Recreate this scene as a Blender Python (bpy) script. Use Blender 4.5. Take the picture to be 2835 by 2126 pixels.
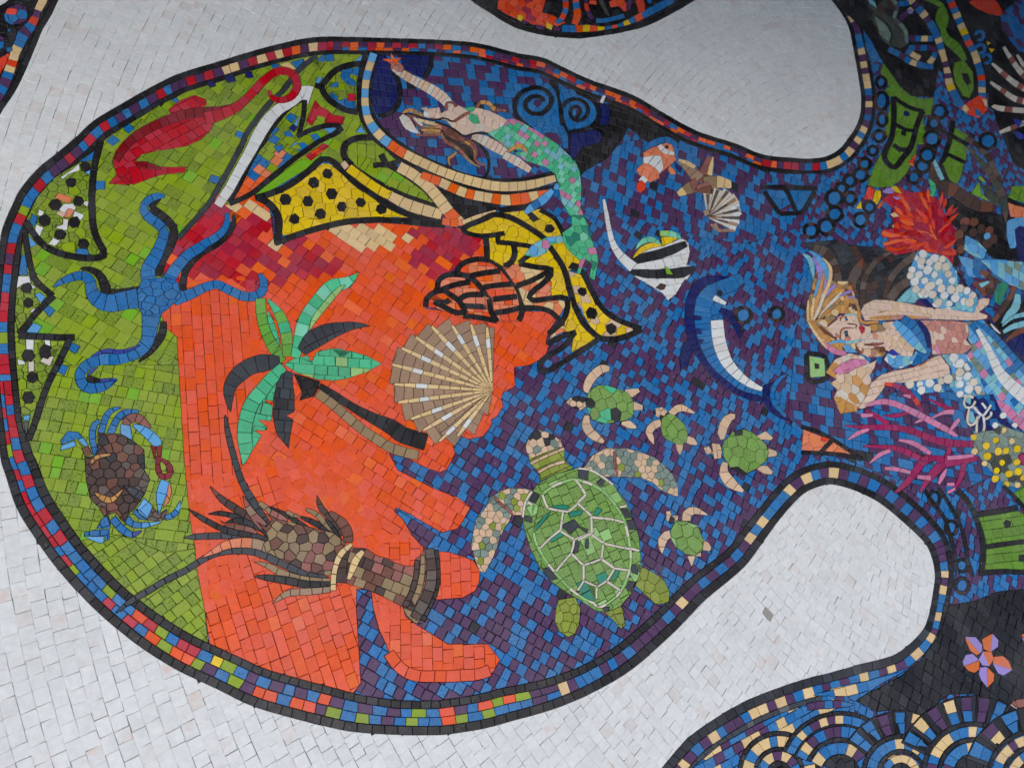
import bpy, math, random
import numpy as np
from mathutils import Vector, Matrix
from mathutils.geometry import delaunay_2d_cdt

random.seed(11)
R = random.Random(5)
scene = bpy.context.scene
for _o in list(bpy.data.objects):
    bpy.data.objects.remove(_o)

# ------------------------------------------------------------------ camera
# The pavement is the plane z = 0. The camera is held about a metre and a half above it, tilted from
# straight down and rolled, so the far side of the floor lies towards the upper right of the picture.
PW, PH = 2835.0, 2126.0
FOC = 2130.0                       # focal length in picture pixels
DIST = 1.55                        # metres from lens to the middle of the picture
TILT = math.radians(27.6)
HX, HY = 0.713, 0.701              # direction of the far side, in camera right / up
nz = Vector((math.sin(TILT) * HX, math.sin(TILT) * HY, math.cos(TILT)))
xa = Vector((1, 0, 0)) - nz * nz.x
xa.normalize()
ya = nz.cross(xa)
CAM = Matrix((xa, ya, nz))         # camera axes -> world axes
cam_pos = CAM @ Vector((0, 0, DIST))
cd = bpy.data.cameras.new('camera')
cam = bpy.data.objects.new('camera', cd)
scene.collection.objects.link(cam)
cam.matrix_world = Matrix.Translation(cam_pos) @ CAM.to_4x4()
cd.sensor_fit = 'HORIZONTAL'
cd.sensor_width = 36.0
cd.lens = FOC / PW * 36.0
cd.clip_start = 0.05
cd.clip_end = 200
cd.dof.use_dof = True
cd.dof.focus_distance = 1.47
cd.dof.aperture_fstop = 5.0
scene.camera = cam

# ------------------------------------------------------------------ sky, sun, exposure
SUN_EL, SUN_AZ = 70.0, 190.0
world = bpy.data.worlds.new('World')
scene.world = world
world.use_nodes = True
wt = world.node_tree
sky = wt.nodes.new('ShaderNodeTexSky')
sky.sky_type = 'NISHITA'
sky.sun_disc = False
sky.sun_elevation = math.radians(SUN_EL)
sky.sun_rotation = math.radians(SUN_AZ)
sky.air_density = 1.0
sky.dust_density = 2.7
sky.ozone_density = 1.0
wt.nodes['Background'].inputs['Strength'].default_value = 0.14
wt.links.new(sky.outputs[0], wt.nodes['Background'].inputs['Color'])
sd = bpy.data.lights.new('sun', 'SUN')
sd.energy = 0.7
sd.angle = math.radians(40)
sd.color = (1.0, 0.95, 0.88)
sun = bpy.data.objects.new('sun', sd)
scene.collection.objects.link(sun)
_e, _a = math.radians(SUN_EL), math.radians(SUN_AZ)
_sv = Vector((math.sin(_a) * math.cos(_e), math.cos(_a) * math.cos(_e), math.sin(_e)))
sun.rotation_euler = _sv.to_track_quat('Z', 'Y').to_euler()
scene.view_settings.view_transform = 'Standard'
scene.view_settings.look = 'None'
scene.view_settings.exposure = 0.33
scene.view_settings.gamma = 1.0
scene.view_settings.use_curve_mapping = False

# ------------------------------------------------------------------ picture <-> pavement
_Mr = [[CAM[i][j] for j in range(3)] for i in range(3)]
_C = (cam_pos.x, cam_pos.y, cam_pos.z)
def plane(px, py):
    """a point of the pavement, in millimetres, from where it shows in the photograph"""
    x, y = (px - PW / 2) / FOC, -(py - PH / 2) / FOC
    d = [m[0] * x + m[1] * y - m[2] for m in _Mr]
    t = -_C[2] / d[2]
    return ((_C[0] + d[0] * t) * 1000.0, (_C[1] + d[1] * t) * 1000.0)
def pix(X, Y):
    a_, b_, c_ = X / 1000.0 - _C[0], Y / 1000.0 - _C[1], -_C[2]
    d = -(_Mr[0][2] * a_ + _Mr[1][2] * b_ + _Mr[2][2] * c_)
    if d < 0.05: return (1e6, 1e6)
    return (PW / 2 + FOC * (_Mr[0][0] * a_ + _Mr[1][0] * b_ + _Mr[2][0] * c_) / d,
            PH / 2 - FOC * (_Mr[0][1] * a_ + _Mr[1][1] * b_ + _Mr[2][1] * c_) / d)
S = 600.0 / 2212.0
CR = {'A0': (0, 0), 'A1': (0, 420), 'A2': (0, 840), 'A3': (0, 1260), 'A4': (0, 1676),
      'B0': (500, 0), 'B1': (500, 380), 'B2': (500, 800), 'B3': (500, 1230), 'B4': (500, 1676),
      'C0': (1000, 0), 'C1': (1050, 400), 'C2': (1050, 800), 'C3': (1050, 1230), 'C4': (1050, 1676),
      'D0': (1550, 0), 'D1': (1600, 350), 'D2': (1600, 750), 'D3': (1600, 1200), 'D4': (1650, 1676),
      'E0': (2235, 0), 'E1': (2235, 400), 'E2': (2235, 800), 'E3': (2235, 1230), 'E4': (2235, 1676), 'M1': (1080, 270, 300 / 1269), 'M2': (2220, 680, 300 / 1269), 'M3': (2220, 860, 300 / 1269)}
def pts(txt):
    out, cr = [], None
    for t in txt.split():
        if t in CR: cr = CR[t]; continue
        if t == 'P': cr = 'P'; continue
        x, y = t.split(',')
        if cr == 'P': out.append((float(x), float(y)))
        else:
            k = cr[2] if len(cr) > 2 else S
            out.append((cr[0] + float(x) * k, cr[1] + float(y) * k))
    return out

# ------------------------------------------------------------------ materials
def lin(c):
    return tuple((v / 255 / 12.92) if v / 255 <= 0.04045 else ((v / 255 + 0.055) / 1.055) ** 2.4 for v in c)
#      colour, variation, speck (dark pits), scuff (pale scratches), roughness
PAL = {
 'W': ((221, 225, 221), .035, 0, 0, .42), 'W2': ((216, 214, 208), .03, 0, 0, .42), 'IV': ((216, 208, 190), .08, 0, 0, .4),
 'C': ((226, 196, 140), .08, .05, .1, .42), 'SD': ((214, 184, 150), .1, 0, 0, .45), 'T': ((150, 127, 90), .12, .1, .1, .45),
 'O': ((233, 82, 30), .06, .03, .2, .4), 'O2': ((238, 100, 34), .07, .03, .1, .4), 'SA': ((228, 132, 92), .12, .1, .25, .45),
 'R': ((186, 26, 46), .12, .03, .05, .38), 'DR': ((132, 24, 36), .15, .05, .05, .38), 'MR': ((168, 36, 66), .12, .03, .12, .38),
 'RO': ((226, 66, 34), .15, .05, .05, .38),
 'G': ((140, 166, 32), .07, .12, .03, .42), 'GS': ((126, 152, 40), .09, .75, .05, .45), 'LM': ((118, 176, 34), .08, 0, 0, .4),
 'PF': ((104, 170, 62), .12, .3, .1, .42), 'LG': ((102, 148, 42), .13, .55, .05, .42), 'TG': ((122, 164, 78), .12, .6, .1, .45), 'OL': ((140, 156, 54), .14, .3, .05, .45),
 'PG': ((150, 198, 120), .12, .1, .15, .42), 'TE': ((74, 190, 136), .14, .15, .25, .4), 'MI': ((118, 204, 168), .14, .1, .15, .4),
 'DT': ((40, 140, 112), .15, .2, .2, .4),
 'B': ((36, 116, 178), .1, .62, .1, .4), 'LB': ((92, 166, 218), .1, .05, .1, .4), 'CY': ((128, 194, 206), .1, .1, .1, .42),
 'NV': ((24, 34, 98), .15, .15, .1, .4), 'IN': ((52, 66, 156), .15, .2, .1, .4), 'P': ((80, 48, 90), .12, .12, .34, .42),
 'LI': ((156, 138, 204), .1, .05, .05, .4), 'K': ((25, 24, 27), .25, .1, .36, .42), 'CH': ((42, 44, 49), .2, .1, .25, .42),
 'SL': ((56, 62, 68), .18, .05, .2, .42), 'GY': ((92, 96, 100), .15, .1, .2, .45),
 'Y': ((228, 194, 8), .1, .03, .1, .38), 'BR': ((116, 72, 56), .2, .2, .2, .48), 'DB': ((74, 54, 48), .2, .2, .15, .48),
 'RB': ((148, 90, 80), .18, .15, .25, .46), 'UM': ((96, 84, 76), .18, .25, .2, .48), 'TP': ((162, 133, 106), .14, .15, .15, .48),
 'SG': ((156, 154, 144), .05, .2, .3, .5), 'OD': ((216, 112, 58), .06, .1, .2, .42), 'OC': ((200, 146, 78), .16, .05, .1, .42), 'SK': ((222, 196, 174), .05, 0, .05, .42), 'RS': ((196, 136, 122), .14, .05, .1, .42),
 'PK': ((206, 128, 164), .12, .05, .15, .42), 'MG': ((158, 38, 92), .15, .1, .1, .4), 'GG': ((124, 144, 132), .16, .3, .2, .45),
 'DO': ((72, 78, 70), .2, .2, .2, .48), 'MO': ((70, 66, 62), .2, .2, .2, .8)}
MATS = {}
def material(key):
    if key in MATS: return MATS[key]
    rgb, var, speck, scuff, rough = PAL[key]
    m = bpy.data.materials.new('tile_' + key.lower())
    m.use_nodes = True
    nt = m.node_tree
    N, L = nt.nodes.new, nt.links.new
    bs = nt.nodes['Principled BSDF']
    geo = N('ShaderNodeNewGeometry')
    at = N('ShaderNodeAttribute'); at.attribute_name = 'tv'
    # per-tile shift so that the grain does not run on from one tile to the next
    sh = N('ShaderNodeVectorMath'); sh.operation = 'MULTIPLY_ADD'
    L(at.outputs['Fac'], sh.inputs[0]); sh.inputs[1].default_value = (37.0, 53.0, 11.0); L(geo.outputs['Position'], sh.inputs[2])
    def noise(scale, detail=3.0, rgh=.6):
        n = N('ShaderNodeTexNoise'); n.inputs['Scale'].default_value = scale
        n.inputs['Detail'].default_value = detail; n.inputs['Roughness'].default_value = rgh
        L(sh.outputs[0], n.inputs['Vector']); return n.outputs['Fac']
    def ramp(src, a, b, lo=0.0, hi=1.0):
        r = N('ShaderNodeMapRange'); r.inputs['From Min'].default_value = a; r.inputs['From Max'].default_value = b
        r.inputs['To Min'].default_value = lo; r.inputs['To Max'].default_value = hi; L(src, r.inputs['Value']); return r.outputs['Result']
    def mix(fac, A, B):
        x = N('ShaderNodeMix'); x.data_type = 'RGBA'
        if isinstance(fac, float): x.inputs[0].default_value = fac
        else: L(fac, x.inputs[0])
        for s_, v in ((6, A), (7, B)):
            if isinstance(v, tuple): x.inputs[s_].default_value = (*v, 1)
            else: L(v, x.inputs[s_])
        return x.outputs[2]
    base = lin(rgb)
    hsv = N('ShaderNodeHueSaturation'); hsv.inputs['Color'].default_value = (*base, 1)
    val = N('ShaderNodeMath'); val.operation = 'ADD'
    L(ramp(at.outputs['Fac'], 0, 1, 1 - var, 1 + var), val.inputs[0])
    L(ramp(noise(95, 4), .25, .75, -.09, .09), val.inputs[1])
    L(val.outputs[0], hsv.inputs['Value'])
    fr = N('ShaderNodeMath'); fr.operation = 'FRACT'
    f7 = N('ShaderNodeMath'); f7.operation = 'MULTIPLY'; f7.inputs[1].default_value = 7.31
    L(at.outputs['Fac'], f7.inputs[0]); L(f7.outputs[0], fr.inputs[0])
    L(ramp(fr.outputs[0], 0, 1,   .497, .503), hsv.inputs['Hue'])
    L(ramp(fr.outputs[0], 0, 1, .95, 1.03), hsv.inputs['Saturation'])
    col = hsv.outputs[0]
    if speck:
        dark = tuple(c * .28 for c in base)
        f = ramp(noise(330, 2, .5), .56, .66, 0, min(1., speck + .1))
        col = mix(f, col, dark)
    if scuff:
        pale = tuple(min(1, c * .55 + .38) for c in base)
        mu = N('ShaderNodeMath'); mu.operation = 'MULTIPLY'
        L(ramp(noise(240, 5, .75), .56, .72, 0, scuff * 1.6), mu.inputs[0]); L(ramp(noise(40, 2), .45, .65), mu.inputs[1])
        col = mix(mu.outputs[0], col, pale)
    if key in ('W', 'W2', 'IV'):
        # marble: faint grey veining and the odd pink or rusty stain
        col = mix(ramp(noise(60, 6, .7), .5, .8, 0, .22), col, lin((168, 170, 172)))
        st = N('ShaderNodeMath'); st.operation = 'MULTIPLY'
        L(ramp(noise(28, 3), .55, .72, 0, .55), st.inputs[0]); L(ramp(fr.outputs[0], .76, .86), st.inputs[1])
        col = mix(st.outputs[0], col, lin((214, 178, 158)))
    # dust and dirt film lying over everything in soft patches
    dn = N('ShaderNodeTexNoise'); dn.inputs['Scale'].default_value = 7; dn.inputs['Detail'].default_value = 5
    L(geo.outputs['Position'], dn.inputs['Vector'])
    col = mix(ramp(dn.outputs['Fac'], .42, .75, 0, .12), col, lin((150, 148, 142)))
    L(col, bs.inputs['Base Color'])
    L(ramp(noise(70, 3), .3, .7, rough - .07, rough + .12), bs.inputs['Roughness'])
    bs.inputs['Specular IOR Level'].default_value = .36
    bp = N('ShaderNodeBump'); bp.inputs['Strength'].default_value = .35; bp.inputs['Distance'].default_value = .0006
    L(noise(210, 4), bp.inputs['Height']); L(bp.outputs[0], bs.inputs['Normal'])
    MATS[key] = m
    return m

# ------------------------------------------------------------------ things and their pieces
ROOTS, ITEMS = [], []
cur = {'root': None, 'part': None}
def thing(name, label=None, cat=None, group=None, kind=None):
    r = {'name': name, 'label': label, 'cat': cat, 'group': group, 'kind': kind, 'parts': {}}
    ROOTS.append(r); cur['root'] = r; cur['part'] = None
    return r
def part(name): cur['part'] = (name, R.random())
def back(r): cur['root'] = r; cur['part'] = None
def area2(p):
    return sum(p[i - 1][0] * p[i][1] - p[i][0] * p[i - 1][1] for i in range(len(p))) / 2
def ccw(p): return p if area2(p) > 0 else p[::-1]
def add(tiles, region, clips, gap=1.1):
    ITEMS.append({'tiles': tiles, 'region': ccw(region) if region else None, 'clips': [ccw(c) for c in clips],
                  'root': cur['root'], 'part': cur['part'], 'gap': gap})
def pick(col, i=0, x=0, y=0):
    if callable(col): return col(i, x, y)
    if isinstance(col, str):
        if ' ' not in col: return col
        col = col.split()
    c = R.choice(col)
    return c
def seq(s):
    s = s.split()
    return lambda i, x, y: s[i % len(s)]
def wmix(**kw):
    ks, ws = list(kw), list(kw.values())
    return lambda i, x, y: R.choices(ks, ws)[0]
def smooth(P, closed=False, n=6):
    if len(P) < 3: 
        a, b = P[0], P[-1]
        return [(a[0] + (b[0] - a[0]) * k / n, a[1] + (b[1] - a[1]) * k / n) for k in range(n + 1)], [k / n * (len(P) - 1) for k in range(n + 1)]
    out, par = [], []
    m = len(P)
    rng = range(m) if closed else range(m - 1)
    g = (lambda i: P[i % m]) if closed else (lambda i: P[max(0, min(m - 1, i))])
    for i in rng:
        p0, p1, p2, p3 = g(i - 1), g(i), g(i + 1), g(i + 2)
        for k in range(n):
            t = k / n
            out.append(tuple(.5 * (2 * p1[d] + (p2[d] - p0[d]) * t + (2 * p0[d] - 5 * p1[d] + 4 * p2[d] - p3[d]) * t * t + (3 * p1[d] - p0[d] - 3 * p2[d] + p3[d]) * t ** 3) for d in (0, 1)))
            par.append(i + t)
    if not closed: out.append(P[-1]); par.append(m - 1)
    else: out.append(out[0]); par.append(m)
    return out, par
def ribbon(Lp, Rp, L, col, gap=1.1, jit=.14, chunk=5, off=0.0):
    """tiles laid in a row between two edge lines (picture pixels)"""
    n = len(Lp)
    acc = [0.0]
    for i in range(1, n):
        mx = [(Lp[k][0] + Rp[k][0]) / 2 for k in (i - 1, i)]; my = [(Lp[k][1] + Rp[k][1]) / 2 for k in (i - 1, i)]
        acc.append(acc[-1] + math.hypot(mx[1] - mx[0], my[1] - my[0]))
    tot = acc[-1]
    if tot < 1: return
    st = [0.0]
    if off: st.append(min(off, tot * .5))
    while st[-1] < tot - .55 * L:
        st.append(min(tot, st[-1] + L * R.uniform(1 - jit, 1 + jit)))
    st[-1] = tot
    if len(st) < 2: st = [0.0, tot]
    def at(E, s):
        j = 0
        while j < n - 2 and acc[j + 1] < s: j += 1
        u = (s - acc[j]) / max(1e-9, acc[j + 1] - acc[j])
        return (E[j][0] + (E[j + 1][0] - E[j][0]) * u, E[j][1] + (E[j + 1][1] - E[j][1]) * u)
    tiles, edge = [], []
    sl = [R.uniform(-.06, .06) * L for _ in st]; sl[0] = sl[-1] = 0
    for i in range(len(st) - 1):
        ms = (st[i] + st[i + 1]) / 2
        a, b = st[i], st[i + 1]
        l0, l1 = at(Lp, max(0, a + sl[i])), at(Lp, min(tot, b + sl[i + 1]))
        r0, r1 = at(Rp, max(0, a - sl[i])), at(Rp, min(tot, b - sl[i + 1]))
        lm, rm = at(Lp, ms), at(Rp, ms)
        q = [l0, lm, l1, r1, rm, r0]
        c = ((lm[0] + rm[0]) / 2, (lm[1] + rm[1]) / 2)
        tiles.append(([plane(*p) for p in q], pick(col, i, *c)))
        edge.append((l0, lm, l1, r0, rm, r1))
    clips = []
    for i in range(0, len(edge), chunk):
        e = edge[i:i + chunk]
        lp = [p for t in e for p in (t[0], t[1])] + [e[-1][2]]
        rp = [p for t in e for p in (t[3], t[4])] + [e[-1][5]]
        clips.append([plane(*p) for p in lp + rp[::-1]])
    add(tiles, None, clips, gap)
def s(txt, w, col, L=95, closed=False, gap=1.1, jit=.14):
    """a row of tiles along a line; w is a width or a list of widths (crop pixels)"""
    P = pts(txt)
    D, par = smooth(P, closed)
    ws = [float(v) for v in w.split()] if isinstance(w, str) else [float(w)]
    ws = [v * S for v in ws]
    m = (len(P) if closed else len(P) - 1) or 1
    def wid(t):
        u = t / m * (len(ws) - 1)
        k = min(int(u), len(ws) - 2) if len(ws) > 1 else 0
        return ws[0] if len(ws) == 1 else ws[k] + (ws[k + 1] - ws[k]) * (u - k)
    Lp, Rp = [], []
    n = len(D)
    for i in range(n):
        if closed: a, b = D[(i - 1) % (n - 1)], D[(i + 1) % (n - 1)]
        else: a, b = D[max(0, i - 1)], D[min(n - 1, i + 1)]
        dx, dy = b[0] - a[0], b[1] - a[1]
        q = math.hypot(dx, dy) or 1
        h = max(wid(par[i]), 1.2) / 2
        Lp.append((D[i][0] + dy / q * h, D[i][1] - dx / q * h)); Rp.append((D[i][0] - dy / q * h, D[i][1] + dx / q * h))
    ribbon(Lp, Rp, L * S, col, gap, jit)
def local(px, py, dx, dy, w, h):
    """plane axes (mm) for a direction and two sizes given in crop pixels at a point of the picture"""
    o = plane(px, py)
    q = math.hypot(dx, dy)
    u = plane(px + dx / q, py + dy / q)
    v = plane(px - dy / q, py + dx / q)
    ux, uy = u[0] - o[0], u[1] - o[1]
    lu = math.hypot(ux, uy); lv = math.hypot(v[0] - o[0], v[1] - o[1])
    return o, (ux / lu, uy / lu), w * S * lu, h * S * lv
def grid_tiles(poly, o, ud, w, h, col, dbl=.08, jit=.1, off=None, cj=.025):
    vd = (-ud[1], ud[0])
    us = [(p[0] - o[0]) * ud[0] + (p[1] - o[1]) * ud[1] for p in poly]
    vs = [(p[0] - o[0]) * vd[0] + (p[1] - o[1]) * vd[1] for p in poly]
    tiles = []
    v = min(vs) - h * R.random()
    k = 0
    while v < max(vs):
        hh = h * R.uniform(.94, 1.06)
        # the stretch of this row that the shape covers
        u = min(us) - w * R.uniform(.2, 1.0)
        while u < max(us):
            ww = w * R.uniform(1 - jit, 1 + jit) * (1.75 if R.random() < dbl else 1)
            c = []
            for (a, b) in ((u, v), (u + ww, v), (u + ww, v + hh), (u, v + hh)):
                a += R.uniform(-cj, cj) * w; b += R.uniform(-cj, cj) * h
                c.append((o[0] + ud[0] * a + vd[0] * b, o[1] + ud[1] * a + vd[1] * b))
            p = pix((c[0][0] + c[2][0]) / 2, (c[0][1] + c[2][1]) / 2)
            tiles.append((c, (col, k, p)))
            u += ww; k += 1
        v += hh
    return tiles
def resolve(tiles):
    return [(c, pick(cc[0], cc[1], *cc[2]) if isinstance(cc, tuple) else cc) for c, cc in tiles]
def cen(P): return (sum(p[0] for p in P) / len(P), sum(p[1] for p in P) / len(P))
def bbox(p):
    xs = [q[0] for q in p]; ys = [q[1] for q in p]
    return (min(xs), min(ys), max(xs), max(ys))
def seed_cells(poly, size, col):
    x0, y0, x1, y1 = bbox(poly)
    sd_ = []
    r, y = 0, y0 - size
    while y < y1 + size:
        x = x0 - size + (size * .5 if r % 2 else 0)
        while x < x1 + size:
            sd_.append((x + R.uniform(-.27, .27) * size, y + R.uniform(-.27, .27) * size)); x += size
        y += size * .9; r += 1
    cells = []
    H = {}
    for q in sd_: H.setdefault((int(q[0] // size), int(q[1] // size)), []).append(q)
    for q in sd_:
        c = [(q[0] - size, q[1] - size), (q[0] + size, q[1] - size), (q[0] + size, q[1] + size), (q[0] - size, q[1] + size)]
        gx, gy = int(q[0] // size), int(q[1] // size)
        for i in range(-2, 3):
            for j in range(-2, 3):
                for o in H.get((gx + i, gy + j), ()):
                    if o is q: continue
                    nx, ny = o[0] - q[0], o[1] - q[1]
                    d0 = (nx * (o[0] + q[0]) + ny * (o[1] + q[1])) / 2
                    n = []
                    for k in range(len(c)):
                        a, b = c[k - 1], c[k]
                        da, db = nx * a[0] + ny * a[1] - d0, nx * b[0] + ny * b[1] - d0
                        if (da <= 0) != (db <= 0):
                            t = da / (da - db); n.append((a[0] + (b[0] - a[0]) * t, a[1] + (b[1] - a[1]) * t))
                        if db <= 0: n.append(b)
                    c = n
                    if len(c) < 3: break
                if len(c) < 3: break
            if len(c) < 3: break
        if len(c) >= 3: cells.append((c, (col, 0, pix(*q))))
    return cells
def a(txt, col, fill=None, gap=1.1, sm=False):
    """a shape filled with tiles: fill None = one piece, ('g', angle, w, h) = rows, ('v', size) = crazy paving"""
    P = pts(txt)
    if sm: P, _ = smooth(P, True, 4); P = P[:-1]
    poly = [plane(*p) for p in P]
    c = cen(P)
    if fill is None:
        add([(ccw(poly), pick(col, 0, *c))], None, [poly], gap); return
    if fill[0] == 'g':
        an = math.radians(fill[1])
        o, ud, w, h = local(c[0], c[1], math.cos(an), math.sin(an), fill[2], fill[3])
        t = grid_tiles(poly, o, ud, w, h, col, dbl=fill[4] if len(fill) > 4 else .06)
    else:
        o, ud, w, h = local(c[0], c[1], 1, 0, fill[1], fill[1])
        t = seed_cells(poly, (w + h) / 2, col)
    add(resolve(t), poly, [poly], gap)
def dot(cr, x, y, r, col, n=6, ry=None, gap=1.1):
    ph = R.random() * 6.28
    q = ' '.join('%.1f,%.1f' % (x + r * R.uniform(.88, 1.08) * math.cos(ph + 6.2832 * k / n), y + (ry or r) * R.uniform(.88, 1.08) * math.sin(ph + 6.2832 * k / n)) for k in range(n))
    a(cr + ' ' + q, col, gap=gap)
def dots(cr, lst, r, col, n=6):
    for p in lst.split():
        x, y = p.split(','); dot(cr, float(x), float(y), r * R.uniform(.82, 1.1), col, n)
def arc(cr, cx, cy, r, a0, a1, w, col, L=95, gap=1.1):
    k = max(4, int(abs(a1 - a0) / 14))
    s(cr + ' ' + ' '.join('%.1f,%.1f' % (cx + r * math.cos(math.radians(a0 + (a1 - a0) * i / k)), cy - r * math.sin(math.radians(a0 + (a1 - a0) * i / k))) for i in range(k + 1)), w, col, L, gap=gap)

# ------------------------------------------------------------------ the setting: bed, white pavement, coloured fields
def sheet(name, poly, z, rgb, rough):
    me = bpy.data.meshes.new(name)
    me.from_pydata([(p[0], p[1], z) for p in poly], [], [tuple(range(len(poly)))])
    m = bpy.data.materials.new(name); m.use_nodes = True
    bs = m.node_tree.nodes['Principled BSDF']
    n = m.node_tree.nodes.new('ShaderNodeTexNoise'); n.inputs['Scale'].default_value = 60; n.inputs['Detail'].default_value = 6
    rp = m.node_tree.nodes.new('ShaderNodeMix'); rp.data_type = 'RGBA'
    rp.inputs[6].default_value = (*[c * .75 for c in rgb], 1); rp.inputs[7].default_value = (*[c * 1.2 for c in rgb], 1)
    g = m.node_tree.nodes.new('ShaderNodeNewGeometry')
    m.node_tree.links.new(g.outputs['Position'], n.inputs['Vector'])
    m.node_tree.links.new(n.outputs['Fac'], rp.inputs[0]); m.node_tree.links.new(rp.outputs[2], bs.inputs['Base Color'])
    bs.inputs['Roughness'].default_value = rough
    me.materials.append(m)
    o = bpy.data.objects.new(name, me); scene.collection.objects.link(o)
    return o
gr = sheet('ground', [(-30, -30), (30, -30), (30, 30), (-30, 30)], -.012, (.34, .34, .33), .8)
gr['kind'] = 'structure'
bed = sheet('pavement', [tuple(v / 1000 for v in plane(*p)) for p in ((-330, -330), (PW + 330, -330), (PW + 330, PH + 330), (-330, PH + 330))][::-1], -.0045, (.055, .05, .047), .9)
bed['kind'] = 'structure'
bed['label'] = 'pavement of pale marble tiles laid in rings around the coloured shapes'

# added, unseen dark canopy and wall; blocks sky to darken the far side
def sky_blocker():
    m = bpy.data.materials.new('blocker_dark'); m.use_nodes = True
    nt = m.node_tree; bs = nt.nodes['Principled BSDF']
    n = nt.nodes.new('ShaderNodeTexNoise'); n.inputs['Scale'].default_value = 6; n.inputs['Detail'].default_value = 6
    r_ = nt.nodes.new('ShaderNodeMix'); r_.data_type = 'RGBA'
    r_.inputs[6].default_value = (.04, .04, .043, 1); r_.inputs[7].default_value = (.08, .08, .082, 1)
    nt.links.new(n.outputs['Fac'], r_.inputs[0]); nt.links.new(r_.outputs[2], bs.inputs['Base Color'])
    bs.inputs['Roughness'].default_value = .7
    root = bpy.data.objects.new('sky_blocker', None); scene.collection.objects.link(root)
    root.location = (.5, 2.25, 0)
    root['label'] = 'added dark canopy and wall, out of view, blocking sky over the far side of the pavement'; root['category'] = 'sky_blocker'
    def block(name, x0, x1, y0, y1, z0, z1):
        V = [(x, y, z) for z in (z0, z1) for x, y in ((x0, y0), (x1, y0), (x1, y1), (x0, y1))]
        F = [(3, 2, 1, 0), (4, 5, 6, 7), (0, 1, 5, 4), (1, 2, 6, 5), (2, 3, 7, 6), (3, 0, 4, 7)]
        me = bpy.data.meshes.new(name); me.from_pydata(V, [], F); me.materials.append(m)
        o_ = bpy.data.objects.new(name, me); scene.collection.objects.link(o_); o_.parent = root
    for k in range(10):
        for j in range(4): block('blocker_wall', -6 + k * 1.2 + .004, -4.8 + k * 1.2 - .004, 0, .3, -.011 + j * .575, .564 + j * .575 - .006)
    block('blocker_slab', -6.2, 6.2, BLOCKER_EDGE - 2.25, .4, 2.3, 2.44)
    for x in (-4.6, 4.6): block('blocker_post', x - .08, x + .08, BLOCKER_EDGE - 2.1, BLOCKER_EDGE - 1.94, -.011, 2.298)
BLOCKER_EDGE = .14  # near edge of the added canopy, set for the falloff across the pavement
sky_blocker()

# outline of the coloured shape, with the widths of its black, coloured and black edge bands
OUT = [(2296,-8,14,2,4),(2333,41,8,6,4),(2352,81,10,18,8),(2360,117,10,20,8),(2371,176,10,20,8),(2380,230,11,20,9),(2385,271,11,20,9),
(2383,315,11,20,9),(2371,350,12,21,10),(2352,380,13,22,10),(2324,414,13,22,10),(2284,435,12,22,10),(2235,440,12,20,8),(2200,438,12,20,12),
(2115,429,12,18,12),(2034,397,12,17,12),(1953,372,12,17,12),(1903,350,13,18,13),(1835,312,13,18,13),(1772,274,13,18,13),(1718,250,13,19,13),
(1631,220,12,20,12),(1550,182,12,21,12),(1502,160,12,22,12),(1434,148,12,22,12),(1353,127,12,22,11),(1298,117,12,22,11),(1217,111,12,22,11),
(1108,107,12,22,11),(1000,104,13,23,11),(907,102,14,23,12),(839,108,15,23,13),(771,123,15,23,13),(703,141,15,23,13),(595,174,16,24,14),
(500,203,16,24,14),(461,220,16,25,15),(407,248,16,25,15),(323,296,17,26,16),(258,336,17,26,17),(211,380,18,27,18),(163,420,20,28,18),
(103,469,21,28,20),(54,528,21,28,21),(33,572,21,28,22),(14,615,21,27,22),(3,653,20,27,22),(-6,720,18,25,20),(-14,800,18,24,19),(-22,870,20,24,19),
(-27,950,20,29,19),(-22,1057,20,34,20),(-12,1160,20,34,22),(1,1268,22,43,25),(16,1317,25,44,26),(46,1406,26,46,27),(98,1490,27,46,27),
(152,1566,27,46,27),(217,1640,27,47,26),(285,1707,27,48,25),(380,1784,27,52,24),(483,1850,26,56,23),(600,1906,26,58,22),(690,1950,27,60,22),
(771,1976,27,61,22),(907,2011,27,60,22),(988,2026,26,56,22),(1100,2033,25,48,22),(1200,2034,25,48,22),(1253,2030,25,49,22),(1348,2014,25,49,22),
(1413,1996,25,48,22),(1495,1974,25,42,22),(1565,1950,25,37,22),(1650,1912,26,33,21),(1753,1850,27,31,20),(1867,1749,27,28,20),(1937,1676,27,27,19),
(1974,1642,26,27,19),(2061,1569,24,26,18),(2115,1497,22,26,18),(2156,1441,20,26,17),(2200,1390,19,28,17),(2235,1360,19,28,17),(2289,1341,19,28,16),
(2330,1346,19,29,16),(2371,1359,19,30,16),(2425,1385,19,30,16),(2468,1417,19,30,16),(2512,1455,19,30,16),(2555,1496,18,28,15),(2574,1526,18,26,15),
(2585,1564,17,22,14),(2589,1596,17,21,14),(2585,1631,16,20,14),(2577,1678,17,18,13),(2569,1711,18,18,12),(2558,1738,20,20,9),(2533,1768,22,25,2),
(2487,1806,24,25,2),(2438,1824,25,26,3),(2384,1837,25,27,10),(2311,1858,25,29,14),(2235,1877,25,30,14),(2152,1904,26,28,15),(2051,1946,27,29,16),
(1932,2020,27,30,16),(1867,2083,27,30,16),(1700,2290,27,30,16)]
_d, _pr = smooth([o[:2] for o in OUT], False, 5)
DEN = []
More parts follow.
